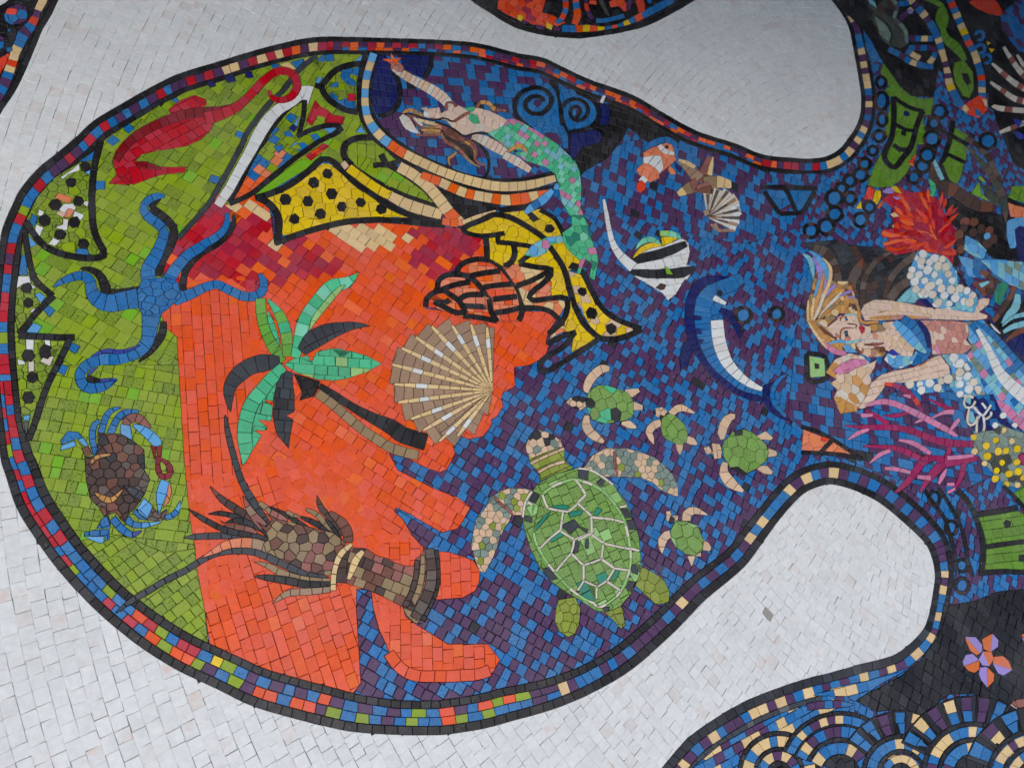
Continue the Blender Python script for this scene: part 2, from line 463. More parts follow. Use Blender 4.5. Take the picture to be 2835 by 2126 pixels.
for i, p in enumerate(_d):
    q0, q1 = _d[max(0, i - 1)], _d[min(len(_d) - 1, i + 1)]
    dx, dy = q1[0] - q0[0], q1[1] - q0[1]; l = math.hypot(dx, dy)
    k = min(int(_pr[i]), len(OUT) - 2); u = _pr[i] - k
    w = [OUT[k][j] + (OUT[k + 1][j] - OUT[k][j]) * u for j in (2, 3, 4)]
    DEN.append((p, (dy / l, -dx / l), w, _pr[i]))
COLOURED = [(2296, -400)] + [d[0] for d in DEN] + [(1700, 2500), (3300, 2500), (3300, -400)]

# white marble: rings of tiles about the middle of the whole design
pav = thing('pavement', bed['label'], None, None, 'structure'); pav['obj'] = bed
c0 = plane(2660, 930)
rim = [plane(x, y) for x, y in ((-300, -300), (PW + 300, -300), (PW + 300, PH + 300), (-300, PH + 300))]
wt_ = []
r = 120.0
while r < 3400:
    h = 20.6 * R.uniform(.95, 1.05)
    k0 = 0
    n_est = 2 * math.pi * r / 23
    t = R.random()
    while t < 2 * math.pi:
        w = 22.5 * R.uniform(.82, 1.2) * (1.9 if R.random() < .035 else 1)
        dt = w / r
        x, y = c0[0] + (r + h / 2) * math.cos(t + dt / 2), c0[1] + (r + h / 2) * math.sin(t + dt / 2)
        p = pix(x, y)
        if -280 < p[0] < PW + 280 and -280 < p[1] < PH + 280:
            q = []
            for (rr, tt) in ((r, t), (r, t + dt), (r + h, t + dt), (r + h, t)):
                rr += R.uniform(-.55, .55); tt += R.uniform(-.5, .5) / r
                q.append((c0[0] + rr * math.cos(tt), c0[1] + rr * math.sin(tt)))
            wt_.append((q, 'W' if R.random() < .97 else 'W2'))
        t += dt
    r += h
add(wt_, None, [], -1)
a('D4 1700,70 1730,10 1815,90 1780,160 1735,125', 'SG')

# the sea: blue and purple tiles
sea = thing('sea_field', 'blue and purple checkered mosaic sea around the turtles and fish', None, None, 'structure')
_sl = ['B']
def seacol(i, x, y):
    v = R.random()
    if v < .012: return 'CH'
    if R.random() < .66: _sl[0] = 'P' if _sl[0] == 'B' else 'B'
    return _sl[0]
poly = [plane(*p) for p in COLOURED if True]
o, ud, w, h = local(1700, 1250, 1, .66, 84, 84)
lim = [plane(x, y) for x, y in ((-60, -120), (PW + 250, -120), (PW + 250, PH + 250), (-60, PH + 250))]
add(resolve(grid_tiles(lim, o, ud, w, h, seacol, dbl=.05, cj=.05)), poly, [poly], 1.3)
a('C0 140,540 760,540 1500,640 2000,840 2250,1000 2250,1659 1700,1700 1500,2050 1000,2000 500,1700 100,1300 60,900', seacol, ('g', 4, 92, 78, .12), 1.3)
a('D1 -100,480 500,150 1200,100 2212,420 2350,500 2350,1000 1700,1200 1100,1100 500,900 0,800', seacol, ('g', 24, 84, 80, .12), 1.3)
a('E2 -100,350 200,700 500,1250 1000,1000 1600,1050 1700,1500 1900,1900 1500,2100 800,1900 300,1700 -200,1300', seacol, ('g', 12, 84, 84, .12), 1.3)
# dark hollows in the sea
part('dark_patch')
a('D0 400,1050 700,1080 1000,1200 1300,1370 1200,1450 900,1460 700,1310 610,1460 480,1620 250,1750 130,1900 -40,1760 100,1500 110,1350 330,1320', wmix(K=6, CH=1), ('g', 18, 85, 75))
a('D0 100,1350 430,1330 425,1450 230,1500 160,1620 100,1600', 'NV', ('g', 10, 75, 75))
a('D0 410,1060 510,1080 500,1270 400,1280', 'NV', ('g', 10, 60, 60))
cur['part'] = None

# green ground
grn = thing('green_field', 'lime and speckled green mosaic ground behind the red seahorse and crab', None, None, 'structure')
gcol = wmix(G=60, GS=34, LM=4)
a('P -40,600 -60,1010 500,1010 491,957 490,932 458,905 440,850 455,740 458,705 492,661 545,600 581,560 603,572 640,566 700,540 770,500 893,434 934,459 1010,500 1100,570 1215,576 1215,563 1139,500 1093,465 1103,439 1054,401 1022,369 1005,325 1000,271 1003,190 1011,146 1011,108 907,108 700,145 460,225 211,385 54,535 -10,690', gcol, ('g', 29, 108, 104), .8)
a('P -10,1010 500,1010 502,1138 510,1274 526,1434 540,1518 460,1530 330,1480 150,1505 60,1380 20,1260 -10,1100', gcol, ('g', 8, 112, 118), .8)
a('P 150,1505 330,1480 460,1530 540,1518 545,1575 567,1689 583,1840 470,1790 340,1700 250,1625 190,1560', gcol, ('g', -36, 112, 112), .8)


# ------------------------------------------------------------------ orange and red shape with finger-like lobes
def pip(P, x, y):
    c = False
    for i in range(len(P)):
        (x1, y1), (x2, y2) = P[i - 1], P[i]
        if (y1 > y) != (y2 > y) and x < (x2 - x1) * (y - y1) / (y2 - y1) + x1: c = not c
    return c
RED1 = [(440,860),(440,700),(492,655),(600,530),(640,565),(705,585),(745,610),(760,680),(840,652),(900,690),(955,725),(900,752),(820,748),(740,765),(720,800),(690,790),(640,745),(580,765),(520,795),(470,795)]
RED2 = [(1120,612),(1275,630),(1340,660),(1345,718),(1267,740),(1215,785),(1190,770),(1150,720),(1140,690),(1185,650)]
CRE = [(625,570),(700,545),(760,590),(735,600),(700,572),(655,600)]
CRE2 = [(745,690),(850,645),(1100,612),(1135,616),(1140,660),(1060,680),(960,668),(850,662),(780,690)]
def orcol(i, x, y):
    jx, jy = x + R.gauss(0, 14), y + R.gauss(0, 14)
    if pip(CRE, x, y): return 'C'
    if pip(CRE2, jx, jy): return 'C' if R.random() < .8 else 'O'
    if pip(RED1, jx, jy) or pip(RED2, jx, jy):
        return R.choices(['R', 'MR', 'O2'], [6, 5 if x > 700 else 1.5, 1])[0]
    return 'O' if R.random() < .93 else 'O2'
hand = thing('orange_hand', 'large orange and red shape with finger lobes reaching into the blue sea', 'hand')
ORANGE = pts('P 583,1800 567,1689 545,1575 540,1518 526,1434 510,1274 502,1138 491,957 490,932 458,905 440,850 455,740 458,705 492,661 545,600 600,530 630,567 703,540 745,560 760,678 850,648 961,619 1100,613 1131,617 1234,628 1275,633 1310,655 1340,663 1342,715 1267,736 1207,791 1177,839 1177,854 1237,862 1281,879 1362,892 1441,890 1454,862 1525,862 1541,884 1517,919 1511,952 1519,957 1511,982 1495,995 1468,1009 1424,1017 1426,1069 1394,1085 1389,1098 1393,1125 1375,1153 1361,1160 1359,1180 1338,1207 1297,1215 1272,1204 1251,1223 1256,1240 1260,1257 1237,1298 1218,1307 1180,1295 1150,1279 1131,1268 1077,1254 1102,1301 1202,1352 1267,1376 1302,1404 1283,1439 1267,1463 1224,1473 1167,1442 1140,1425 1099,1404 1091,1414 1115,1436 1140,1480 1172,1515 1169,1531 1150,1547 1145,1566 1215,1526 1245,1528 1310,1550 1329,1580 1327,1610 1316,1634 1283,1653 1213,1659 1130,1640 1115,1676 1123,1706 1156,1730 1240,1782 1351,1782 1384,1825 1365,1860 1324,1879 1248,1885 1169,1879 1131,1860 1077,1801 1050,1741 1032,1676 1029,1634 988,1629 986,1676 999,1890 972,1925 900,1930 800,1925 680,1890 583,1840')
OPL = [plane(*p) for p in ORANGE]
def ozone(txt, ang, w, h, dbl=.06):
    Z = pts('P ' + txt)
    z_ = [plane(*p) for p in Z]
    c = cen(Z)
    an = math.radians(ang)
    o_, u_, w_, h_ = local(c[0], c[1], math.cos(an), math.sin(an), w, h)
    add(resolve(grid_tiles(z_, o_, u_, w_, h_, orcol, dbl)), OPL, [z_], .65)
    ITEMS[-1]['own'] = True
add([], None, [OPL], 1.1)
ozone('420,500 1100,500 1600,580 1600,1240 1340,1240 1100,1700 800,1330 690,1100 690,800 560,790 430,900', 33, 118, 100, .06)
ozone('420,800 560,790 690,800 690,1100 690,1330 600,1420 690,1600 560,1700 430,1300', 86, 140, 104, .05)
ozone('560,1700 690,1600 600,1420 690,1330 760,1290 860,1640 1040,1600 1120,1640 1060,2000 560,2000', 72, 142, 112, .05)
ozone('1060,1500 1700,1500 1700,2000 1060,2000 1060,1760 1120,1640', 88, 130, 104, .05)
# the later zones lie over the first where they overlap; the curved outer row of the lowest lobe
s('C4 100,480 190,610 300,690 430,720 570,720 730,720 860,710 1010,700 1130,660', 120, 'O', 130)

# ------------------------------------------------------------------ edge bands of the coloured shape
bord = thing('mosaic_border', 'black edged border band of small bright squares around the coloured shape', 'border')
def bandcol(i, x, y):
    if x > 1560 and y > 1250: return R.choices(['B', 'P', 'C'], [5, 4.5, 2.2])[0]
    if x > 2300 and y < 470: return R.choices(['B', 'P', 'C', 'RO'], [3, 3, 4, .6 if y > 380 else 0])[0]
    if y > 1700 and x < 1560: return R.choices(['O', 'B', 'G', 'P', 'R', 'Y', 'C'], [5, 5, 2.2, 3.6 if x > 600 else .4, 3.5 if x < 600 else 0, .15, .15])[0]
    if y > 800 and x < 400: return R.choices(['R', 'B', 'G'], [5, 5, .25])[0]
    if x < 120: return R.choices(['R', 'B', 'P', 'G'], [3, 5, 1.5, 1])[0]
    if x < 600: return R.choices(['R', 'B', 'P', 'O2'], [3, 3, 3.5, .7])[0]
    if x < 880: return R.choices(['O2', 'C', 'P', 'R'], [3, 3, 3, 2])[0]
    return R.choices(['O2', 'R', 'B', 'P', 'MR'], [4.5, 2.5, 3, 3.2, 1.5])[0]
last = [None]
def bc(i, x, y):
    c = bandcol(i, x, y)
    if c == last[0] and R.random() < .75: c = bandcol(i, x, y)
    last[0] = c
    return c
def band(i0, i1, f0, f1, Lf, col, gap=1.1):
    seg = DEN[i0:i1]
    Lp = [(p[0] + n[0] * f0(w), p[1] + n[1] * f0(w)) for p, n, w, k in seg]
    Rp = [(p[0] + n[0] * f1(w), p[1] + n[1] * f1(w)) for p, n, w, k in seg]
    ribbon(Lp, Rp, Lf, col, gap, .18)
def stretch(k0, k1):
    i0 = next(i for i, d in enumerate(DEN) if d[3] >= k0)
    i1 = next((i for i, d in enumerate(DEN) if d[3] >= k1), len(DEN) - 1) + 1
    return i0, i1
kcol = wmix(K=6, CH=2)
for k0, k1, L0, Lc in ((0, 14, 19, 19), (14, 30, 24, 23), (30, 41, 26, 25), (41, 51, 30, 28)):
    i0, i1 = stretch(k0, k1)
    part('outer_band'); band(i0, i1, lambda w: -1.0, lambda w: w[0], L0, kcol, 1.0)
    part('coloured_band')
    if k0 == 14:
        band(i0, i1, lambda w: w[0], lambda w: w[0] + w[1] * .62, Lc, bc)
        band(i0, i1, lambda w: w[0] + w[1] * .62, lambda w: w[0] + w[1], Lc, bc)
    else: band(i0, i1, lambda w: w[0], lambda w: w[0] + w[1], Lc, bc)
    part('inner_band'); band(i0, i1, lambda w: w[0] + w[1], lambda w: sum(w), L0, kcol, 1.0)
for k0, k1, L0, Lc in ((51, 58, 34, 34), (58, 73, 36, 36)):
    i0, i1 = stretch(k0, k1)
    part('outer_band'); band(i0, i1, lambda w: 0, lambda w: w[0], L0, kcol, 1.0)
    part('coloured_band')
    sp = .34 if k0 == 51 else .5
    band(i0, i1, lambda w: w[0], lambda w: w[0] + w[1] * sp, Lc, bc); band(i0, i1, lambda w: w[0] + w[1] * sp, lambda w: w[0] + w[1], Lc, bc)
    part('inner_band'); band(i0, i1, lambda w: w[0] + w[1], lambda w: sum(w), L0 * .85, kcol, 1.0)
for k0, k1, L0, Lc in ((73, 91, 30, 28), (91, 97, 20, 23), (97, 109, 30, 27)):
    i0, i1 = stretch(k0, k1)
    part('outer_band'); band(i0, i1, lambda w: 0, lambda w: w[0], L0, wmix(SL=1, CH=4) if k0 > 95 else kcol, 1.0)
    part('coloured_band'); band(i0, i1, lambda w: w[0], lambda w: w[0] + w[1], Lc, bc)
    part('inner_band'); band(i0, i1, lambda w: w[0] + w[1], lambda w: sum(w), L0 * .85, wmix(GY=1, SL=2) if k0 > 95 else kcol, 1.0)
cur['part'] = None
a('D0 440,970 472,985 440,1058 405,1040', 'W')

# ------------------------------------------------------------------ the green side: slash, loops, petals
back(grn)
for q in ('A1 975,295 1075,300 1070,385 970,385', 'A0 1250,1310 1320,1260 1375,1320 1310,1365', 'A0 1080,1440 1150,1375 1225,1435 1150,1490', 'A0 1720,1040 1800,990 1830,1035 1760,1080',
          'A2 430,50 480,5 565,70 505,140', 'A2 680,450 725,390 820,440 765,515', 'A2 555,680 600,605 700,645 655,735', 'A1 2130,290 2160,230 2215,250 2212,325', 'B1 285,450 310,385 405,405 385,470',
          'B0 550,1380 575,1330 660,1360 630,1425', 'B0 925,660 1000,650 1010,700 950,715', 'B0 1120,630 1250,600 1260,660 1190,710', 'B0 1370,630 1450,560 1475,560 1470,630', 'B0 1480,560 1560,555 1570,620 1482,630'):
    a(q, 'B')
for q in ('A2 265,290 345,185 430,235 385,300', 'B0 1760,640 1875,540 1865,620', 'B0 1790,1350 1840,1280 1890,1360', 'B0 1375,850 1400,785 1455,790 1415,850', 'B0 1460,1310 1600,1300 1530,1375', 'B0 1040,1540 1130,1410 1200,1465'): a(q, 'LB')
for q in ('B0 265,830 340,820 360,880 300,895', 'B0 440,780 540,765 570,830 480,850', 'B0 650,740 725,730 745,790 680,800', 'A0 2105,835 2185,820 2205,875 2140,895'): a(q, 'NV')
for q in ('B0 1010,660 1100,630 1195,710 1060,690', 'B0 1260,600 1340,585 1270,650'): a(q, 'C')
a('B1 760,580 1000,390 1200,240 1420,190 1290,320 1000,500 790,600', 'LM')
# wedge between the slash and the yellow fin: orange at the tip, squares above
def wcol(i, x, y):
    v = y + R.gauss(0, 9)
    if v > 490: return 'O2'
    if v > 462: return R.choice(['SA', 'SA', 'B', 'G'])
    if v > 395: return R.choice(['B', 'SA', 'G', 'GS', 'B'])
    return R.choice(['G', 'GS', 'GS', 'B'])
a('B1 540,630 700,300 850,60 960,-110 1100,-260 1190,-220 1200,20 1100,120 1250,120 1140,220 1000,330 760,560', wcol, ('g', 33, 92, 84))
for q in ('B0 1070,1200 1120,1155 1190,1190 1130,1260', 'B0 1050,1350 1110,1330 1160,1400 1070,1390', 'B0 1320,1380 1390,1360 1430,1410 1370,1440', 'B0 1200,1460 1260,1450 1300,1490 1240,1530',
          'B0 950,1500 1010,1460 1060,1500 1000,1560'): a(q, 'B')
a('B0 1150,1270 1215,1185 1190,1300', 'LB'); a('B0 1100,1310 1160,1270 1190,1300 1160,1350', 'NV')

slash = thing('white_slash', 'long white marble stripe with dark edges slanting behind the seahorse tail', 'stripe')
part('grey_edge')
s('A1 1815,890 2030,650 B1 300,660 400,490 480,350 560,200 640,50 B0 650,1400 760,1240 900,1060 1050,920 1200,720 1390,570', 55, 'SL', 115)
part('black_edge')
s('B0 1270,1010 1200,1040 1100,1110 1010,1200 900,1350 B1 860,30 780,130 700,270 640,400 580,510 490,660', '30 45 55 55 55 55 60', kcol, 100)
part('stripe')
s('B0 1335,975 1220,950 1130,1040 1010,1110 900,1220 790,1390 B1 735,100 650,250 570,390 500,520 430,620', '190 150 110 110 130 130 120 110 105 105 105', 'W', 120)
s('B1 430,620 380,700', '105 90', 'W2', 75)

def bl(txt, w=55, L=95): s(txt, w, kcol, L, gap=1.0)
lp = thing('looped_leaf', 'green rounded leaf outlined in black beside the white slash top', 'leaf')
a('B0 1850,660 1700,690 1590,740 1490,860 1480,930 1540,1020 1650,1100 1800,1120 1800,700', wmix(GS=5, G=5), ('g', 4, 90, 80))
for q in ('B0 1640,700 1830,690 1825,790 1740,750 1720,780 1800,840 1790,880 1720,870 1635,800', 'B0 1530,840 1610,840 1610,890 1530,890', 'B0 1530,940 1600,940 1610,1030 1690,1000 1790,1040 1790,1115 1620,1090 1530,1000'): a(q, 'B', ('g', 5, 90, 80))
a('B0 1700,955 1785,955 1785,1030 1700,1030', 'R')
bl('B0 1860,650 1720,665 1580,720 1500,800 1440,890 1500,1000 1600,1080 1700,1130 1810,1145', 62)
bl('B0 1370,870 1440,890', 60)
a('B0 1375,1020 1430,1090 1500,1120 1550,1170 1680,1190 1655,1270 1470,1270 1480,1200 1400,1180 1340,1280 1280,1240', 'R', ('g', 20, 150, 140))
bl('B0 1265,1020 1255,1180 1210,1370', 50); bl('B0 1190,1390 1350,1320 1500,1280 1640,1290 1600,1350 1420,1440 1270,1545 1150,1630 B1 1040,320 900,430 760,550 640,620 500,680', 52)
a('B0 1270,1590 1460,1460 1520,1490 1330,1640', 'RO R', ('g', -30, 95, 80))
thing('round_leaf', 'green round leaf ringed in black under the cream and blue ribbon', 'leaf')
a('B1 1950,20 1780,40 1710,90 1690,170 1760,270 1900,300 2200,230', wmix(G=6, GS=2), ('g', 88, 130, 90))
bl('B1 1990,0 1830,5 1740,30 1675,80 1660,150 1685,220 1750,285', 64)
bl('B1 1910,295 2060,282 2212,270 C1 90,205 250,160', 45); bl('B1 2045,175 2100,275', 62)
part('tongue')
a('C1 -120,120 0,230 160,260 330,390 460,480 560,600 330,540 60,420 -200,240', wmix(G=8, LM=2), ('g', 28, 118, 100))
bl('C1 -60,215 60,205 160,245 300,335 450,445 560,560 610,640', 55)
bl('B1 1740,290 1900,400 2100,510 C1 80,440 250,520 420,580 610,650', 56)

def petal(lab):
    return thing('spotted_petal', lab, 'petal', 'black spotted green petals along the border')
pcol = wmix(GS=7, LM=.6, G=2)
petal('upper green petal with black spots and white and salmon chips')
a('A1 810,110 930,90 1000,-30 975,200 940,400 930,600 950,760 1000,900 1040,1000 1000,1050 800,1050 560,990 420,900 330,780 270,690 380,460 560,260', pcol, ('v', 100))
for q in ('810,120 815,190 700,230 640,280 615,260 740,180', '345,600 380,575 455,615 415,670', '600,590 650,530 750,530 780,580 700,620 640,620', '760,600 865,645 830,700 740,660', '640,680 700,690 690,800 640,800 555,770 640,740', '370,740 445,775 405,870 355,800', '540,880 620,900 560,970 490,940', '860,505 905,505 895,565 830,560'): a('A1 ' + q, 'W')
for q in ('600,420 740,470 720,520 640,510 555,465', '700,575 765,595 710,670 635,665'): a('A1 ' + q, 'SA')
a('A1 570,630 600,600 680,630 640,675', 'SD')
dots('A1', '725,315 870,150 800,505 565,540 455,700 760,720 610,845 850,940', 66, 'K', 6)
a('A1 805,105 960,-10 975,0 960,80', 'B'); a('A1 295,720 330,635 390,665 360,770', 'B'); a('A1 780,985 890,990 915,1050 775,1045', 'B'); a('A1 865,210 935,175 915,240', 'LB'); a('A1 910,110 950,100 945,145', 'LB')
bl('A0 1030,1440 A1 1000,0 960,180 940,400 940,600 955,770 1000,910 1060,1010 1050,1070 900,1085 700,1060 520,1000 400,910 310,790 260,710', 68)
petal('middle green petal pointing right with two black spots and light blue chip')
a('A1 240,850 290,1100 340,1290 520,1470 330,1700 A2 180,290 150,100 A1 160,1500 190,1200', pcol, ('v', 100))
a('A1 185,1270 300,1270 320,1340 240,1350 165,1400', 'W'); a('A1 310,1345 370,1385 330,1400', 'W'); a('A1 355,1460 400,1430 470,1480 415,1545', 'LB'); a('A1 220,1050 265,1060 285,1260 190,1250 205,1150', 'B'); a('A1 300,1630 365,1585 340,1640', 'W')
a('A1 270,830 380,950 300,975', 'LB')
dots('A1', '270,1390 290,1545', 66, 'K', 6)
bl('A1 255,830 270,950 300,1110 345,1280 430,1380 540,1470', 62); bl('A1 550,1470 440,1570 330,1690 A2 300,190 190,310', 66)
petal('lower green petal with four black spots and cream chips')
a('A2 150,345 700,350 560,680 450,900 360,1220 285,1400 230,1250 170,700', wmix(G=6, GS=5), ('v', 115))
for q in ('260,360 350,360 345,485 265,485', '450,365 510,370 515,440 465,430', '175,560 260,590 260,620 180,625'): a('A2 ' + q, 'W')
a('A2 405,590 440,545 555,535 510,640', 'IV'); a('A2 285,600 350,580 350,690 290,700', 'IV'); a('A2 530,475 590,470 560,515', 'IV'); a('A2 225,1135 310,1135 300,1195 240,1190', 'LB'); a('A2 235,1205 300,1200 270,1340', 'GY')
dots('A2', '285,535 465,490 330,755 290,960', 70, 'K', 6)
bl('A2 190,325 400,335 600,345 760,345', 68); bl('A2 715,360 640,520 560,680 490,820 430,980 370,1180 290,1390', 66)

# ------------------------------------------------------------------ red seahorse
thing('red_seahorse', 'red seahorse lying on its back with a curled tail on the green ground', 'seahorse')
part('body')
a('A0 1830,1030 1980,970 2100,1010 2110,1065 2030,1112 2212,1100 B0 400,1090 440,1210 340,1260 300,1340 200,1430 60,1490 A0 1850,1500 1600,1540 1440,1580 1380,1640 A1 1390,100 1500,105 1480,280 1310,340 1190,330 1190,230 1145,100 A0 1145,1659 1180,1540 1300,1430 1450,1320 1600,1260 1750,1190 1720,1120', 'R', ('g', -27, 100, 96))
s('A0 1190,1640 1260,1510 1380,1400 1520,1310 1700,1230 1880,1170 2080,1140 2212,1130 B0 470,1110 600,1060', '60 90 95 95 100 100 100 90 70 40', 'DR', 95)
part('snout')
s('A1 1330,250 1480,210 1620,195 1780,190 1890,185', '190 160 90 62 66', 'R', 130); s('A1 1400,130 1520,140 1640,175', '60 80 20', 'DR', 110)
part('crown'); a('A1 1185,235 1310,340 1110,325', 'R', ('g', -20, 100, 90))
part('tail')
s('B0 250,1210 420,1165 560,1100 680,1000 800,870 900,780 1000,725 1105,735 1180,805 1185,905 1130,985 1050,1020 980,1020 925,985 905,920', '130 115 100 92 88 84 84 88 88 86 80 70 60 50 22', 'R', 95)

# ------------------------------------------------------------------ blue brittle star
thing('blue_star', 'blue brittle star with five wavy arms and black shadow lines', 'starfish')
part('shadow')
bl('A1 1620,1270 1650,1130 1720,1000 1770,880 1770,780 1700,690 1600,610 1550,560 1600,500 1640,480', '70 80 85 85 85 85 80 70 50 20', 110)
bl('A1 1880,1450 1870,1330 1890,1230 1960,1120 2080,1020 B1 400,1070 500,960 545,870 530,775', '60 70 70 70 65 65 65 60 40', 100)
bl('A1 1440,1390 1250,1425 1120,1450 1080,1400 1050,1310 1000,1240 900,1195 815,1200', '50 60 110 110 90 80 55 20', 110)
bl('A2 1670,180 1650,320 1540,480 1420,590', '60 85 70 20', 60); bl('A2 880,770 950,790 1020,790', '90 90 50')
part('arm')
s('A1 1540,1380 1510,1210 1590,1060 1650,920 1675,810 1600,725 1510,660 1465,580 1500,505 1590,455 1680,450', '160 150 130 112 104 100 98 88 84 74 40', 'B', 105)
part('arm')
s('A1 1690,1360 1790,1200 1910,1060 2050,970 B1 240,1085 330,1040 430,960 480,860 475,772', '140 120 112 104 90 84 80 66 50', 'B', 105)
part('arm')
s('A1 1780,1490 1900,1470 2050,1400 B1 250,1530 370,1500 500,1560 640,1620 760,1620 840,1560 845,1460 805,1390', '160 110 100 92 90 90 96 98 96 84 40', 'B', 100)
part('arm')
s('A1 1500,1480 1300,1510 1120,1545 990,1500 930,1410 920,1320 850,1265 740,1278 640,1320 540,1378', '220 190 180 160 122 112 100 88 66 18', 'B', 105)
part('arm')
s('A2 1560,30 1540,150 1525,290 1490,410 1380,510 1200,565 1050,570 900,620 815,720 850,830 940,865 1080,835 1195,772', '210 185 150 132 118 112 112 112 108 112 110 90 18', 'B', 105)
s('A2 930,540 1080,480 1250,490 1430,425', '15 45 45 12', 'IN', 110); s('A2 890,730 930,690 1000,650', '20 40 10', 'IN', 90); s('A2 1020,790 1110,775 1190,770', '40 36 10', 'IN')
part('disc')
a('A1 1450,1300 1600,1290 1700,1280 1820,1330 1850,1480 1740,1580 1640,1659 A2 1645,120 1450,110 A1 1420,1600 1400,1420', 'B', ('v', 100))

# ------------------------------------------------------------------ crab
thing('blue_crab', 'crab with brown cracked shell and blue legs and claws on green', 'crab')
part('leg'); s('A2 985,1545 945,1400 950,1260 1010,1190', '55 70 68 40', 'B', 90)
part('leg'); s('A2 1030,1320 1080,1160 1130,1095 1225,1062', '70 66 60 25', 'B', 90)
part('leg'); s('A2 1125,1330 1190,1190 1270,1110 1415,1100', '76 70 66 30', 'B', 90)
part('leg'); s('A3 1150,640 1230,740 1300,790 1360,810 1445,768', '80 82 74 60 15', 'IN B', 85)
part('leg'); s('A3 1290,640 1350,700 1480,712 1645,676', '80 66 58 15', seq('B B LB LB'), 95)
part('claw')
a('A2 615,1400 690,1300 800,1310 850,1370 760,1390 625,1440', 'B'); a('A2 625,1450 760,1400 780,1450 620,1500', 'LB'); a('A2 770,1390 850,1365 905,1445 840,1465', 'LB'); a('A2 830,1475 900,1452 945,1540 870,1560', 'BR')
part('claw')
s('A2 1270,1240 1340,1165 1440,1185 1530,1275', '80 95 90 40', 'RB', 75)
a('A2 1228,1230 1330,1245 1352,1370 1320,1402 1228,1365', 'LB'); s('A2 1360,1240 1460,1290 1560,1370 1625,1450', '25 90 110 100', 'LB', 110)
a('A2 1535,1445 1600,1458 1580,1600', 'DR'); a('A2 1595,1460 1655,1448 1645,1610 1615,1605', 'DR')
s('A3 1620,10 1610,120 1650,215 1735,195 1725,100 1650,40', '50 52 60 66 60 30', 'DR', 90)
part('claw')
s('A3 1690,260 1650,380 1630,500 1622,595', '95 112 60 12', 'LB', 120); a('A3 1730,265 1755,350 1735,455 1700,400', 'SA'); a('A3 1700,400 1735,460 1668,540', 'SA')
a('A3 1470,432 1555,510 1550,590 1500,650 1385,565', 'LB', ('g', -40, 130, 120)); a('A3 1350,580 1385,545 1450,620 1500,660 1420,650', 'B')
a('A3 1500,660 1560,520 1620,600 1700,545 1715,610 1670,660 1580,670', 'UM', ('v', 80)); s('A3 1685,640 1770,605 1820,540 1840,465', '50 66 54 12', seq('B B LB'), 75)
part('claw')
a('A3 1100,600 1130,700 1120,745 985,750 1035,650', 'B', ('g', 70, 90, 90)); a('A3 985,755 1120,750 1115,860 1075,870 1060,820 860,825 860,785', 'B', ('g', -10, 100, 100)); a('A3 860,832 1060,825 1065,880 1020,900', 'LB')
part('shell')
a('A2 1000,1320 1230,1330 1360,1400 1470,1490 1480,1659 A3 1475,150 1530,240 1480,390 1380,540 1325,580 1270,695 1180,580 1080,610 1000,520 920,440 880,250 865,0 A2 860,1560 960,1560 1000,1480', wmix(UM=3, DB=5, BR=2, CH=1.2), ('v', 100))
s('A3 930,100 950,50 1010,10 1130,-10', '25 40 45 20', 'OC', 75); s('A3 965,380 1030,425 1090,450 1150,450 1255,345', '15 55 75 55 12', 'OC', 70)
a('A3 1010,530 1075,530 1095,600 1060,620', 'BR'); a('A3 1255,310 1300,305 1475,380 1430,470 1350,420', 'SL', ('g', 30, 110, 100))

# ------------------------------------------------------------------ palm tree
thing('palm_tree', 'palm tree with teal, green and slate fronds on the orange shape', 'palm tree')
part('trunk')
a('B2 1150,860 1300,900 1425,940 1405,1020 1365,1090 1215,1135 1240,1060 1200,960', 'K', ('v', 105))
s('B2 1420,985 1560,1075 1760,1205 1960,1315 2150,1405 C2 250,1490 480,1560', '60 76 84 110 160 170 172', wmix(K=4, CH=3), 110)
s('B2 1395,1060 1560,1180 1720,1320 1880,1450 2050,1560 C3 90,20 230,70 400,110', '95 98 98 98 100 105 105 100', 'T', 120)
part('frond')
s('B2 1170,700 1205,550 1240,400 1290,280 1400,130 1540,-20 B1 1700,1480 1822,1380', '90 118 134 144 146 156 112 8', wmix(TE=8, MI=1), 115); s('B2 1310,430 1370,300 1480,160 1600,20 1680,-40', '10 60 66 60 10', 'PG', 110)
part('frond')
s('B2 1050,740 960,600 880,450 830,290 815,95', '60 140 116 108 104', 'PF', 115); s('B2 1085,690 1085,500 1045,340 985,220 885,100', '80 122 116 90 15', seq('PF PF TE PF TE'), 112); s('B2 1015,580 960,440 920,330 890,230', '10 62 56 20', 'TE', 85)
part('frond'); s('B2 1235,640 1350,520 1500,440 1650,395 1800,368 1935,378', '100 200 180 120 66 8', 'SL', 112); bl('B2 1260,600 1360,545 1470,490 1640,420', 5, 300)
part('frond')
a('B2 1060,770 1140,712 1300,678 1338,745 1390,640 1540,605 1645,605 1650,692 1740,630 1900,680 2052,760 1900,850 1700,912 1560,936 1400,922 1200,862', wmix(TE=6, PG=4), ('g', 4, 118, 100))
part('frond'); s('B2 1010,735 860,750 720,785 600,865 515,970 490,1100 512,1252', '100 185 170 172 140 98 8', 'SL', 115)
part('frond')
a('B2 980,960 950,1140 850,1132 942,1192 930,1342 790,1335 892,1410 870,1442 750,1442 830,1492 725,1655 715,1480 740,1300 850,1100', 'TE', ('g', 12, 130, 120))
s('B2 1050,790 940,900 840,1020 725,1170 672,1320 650,1480 665,1620 B3 638,210', '100 132 142 152 152 152 150 8', 'TE', 122)
part('frond')
a('B2 1090,830 1150,860 1142,950 1162,1080 1162,1250 1080,1292 1150,1330 1122,1480 1102,1622 980,1480 940,1300 950,1100 990,950 1030,870', wmix(SL=1, CH=1), ('g', 5, 116, 112))

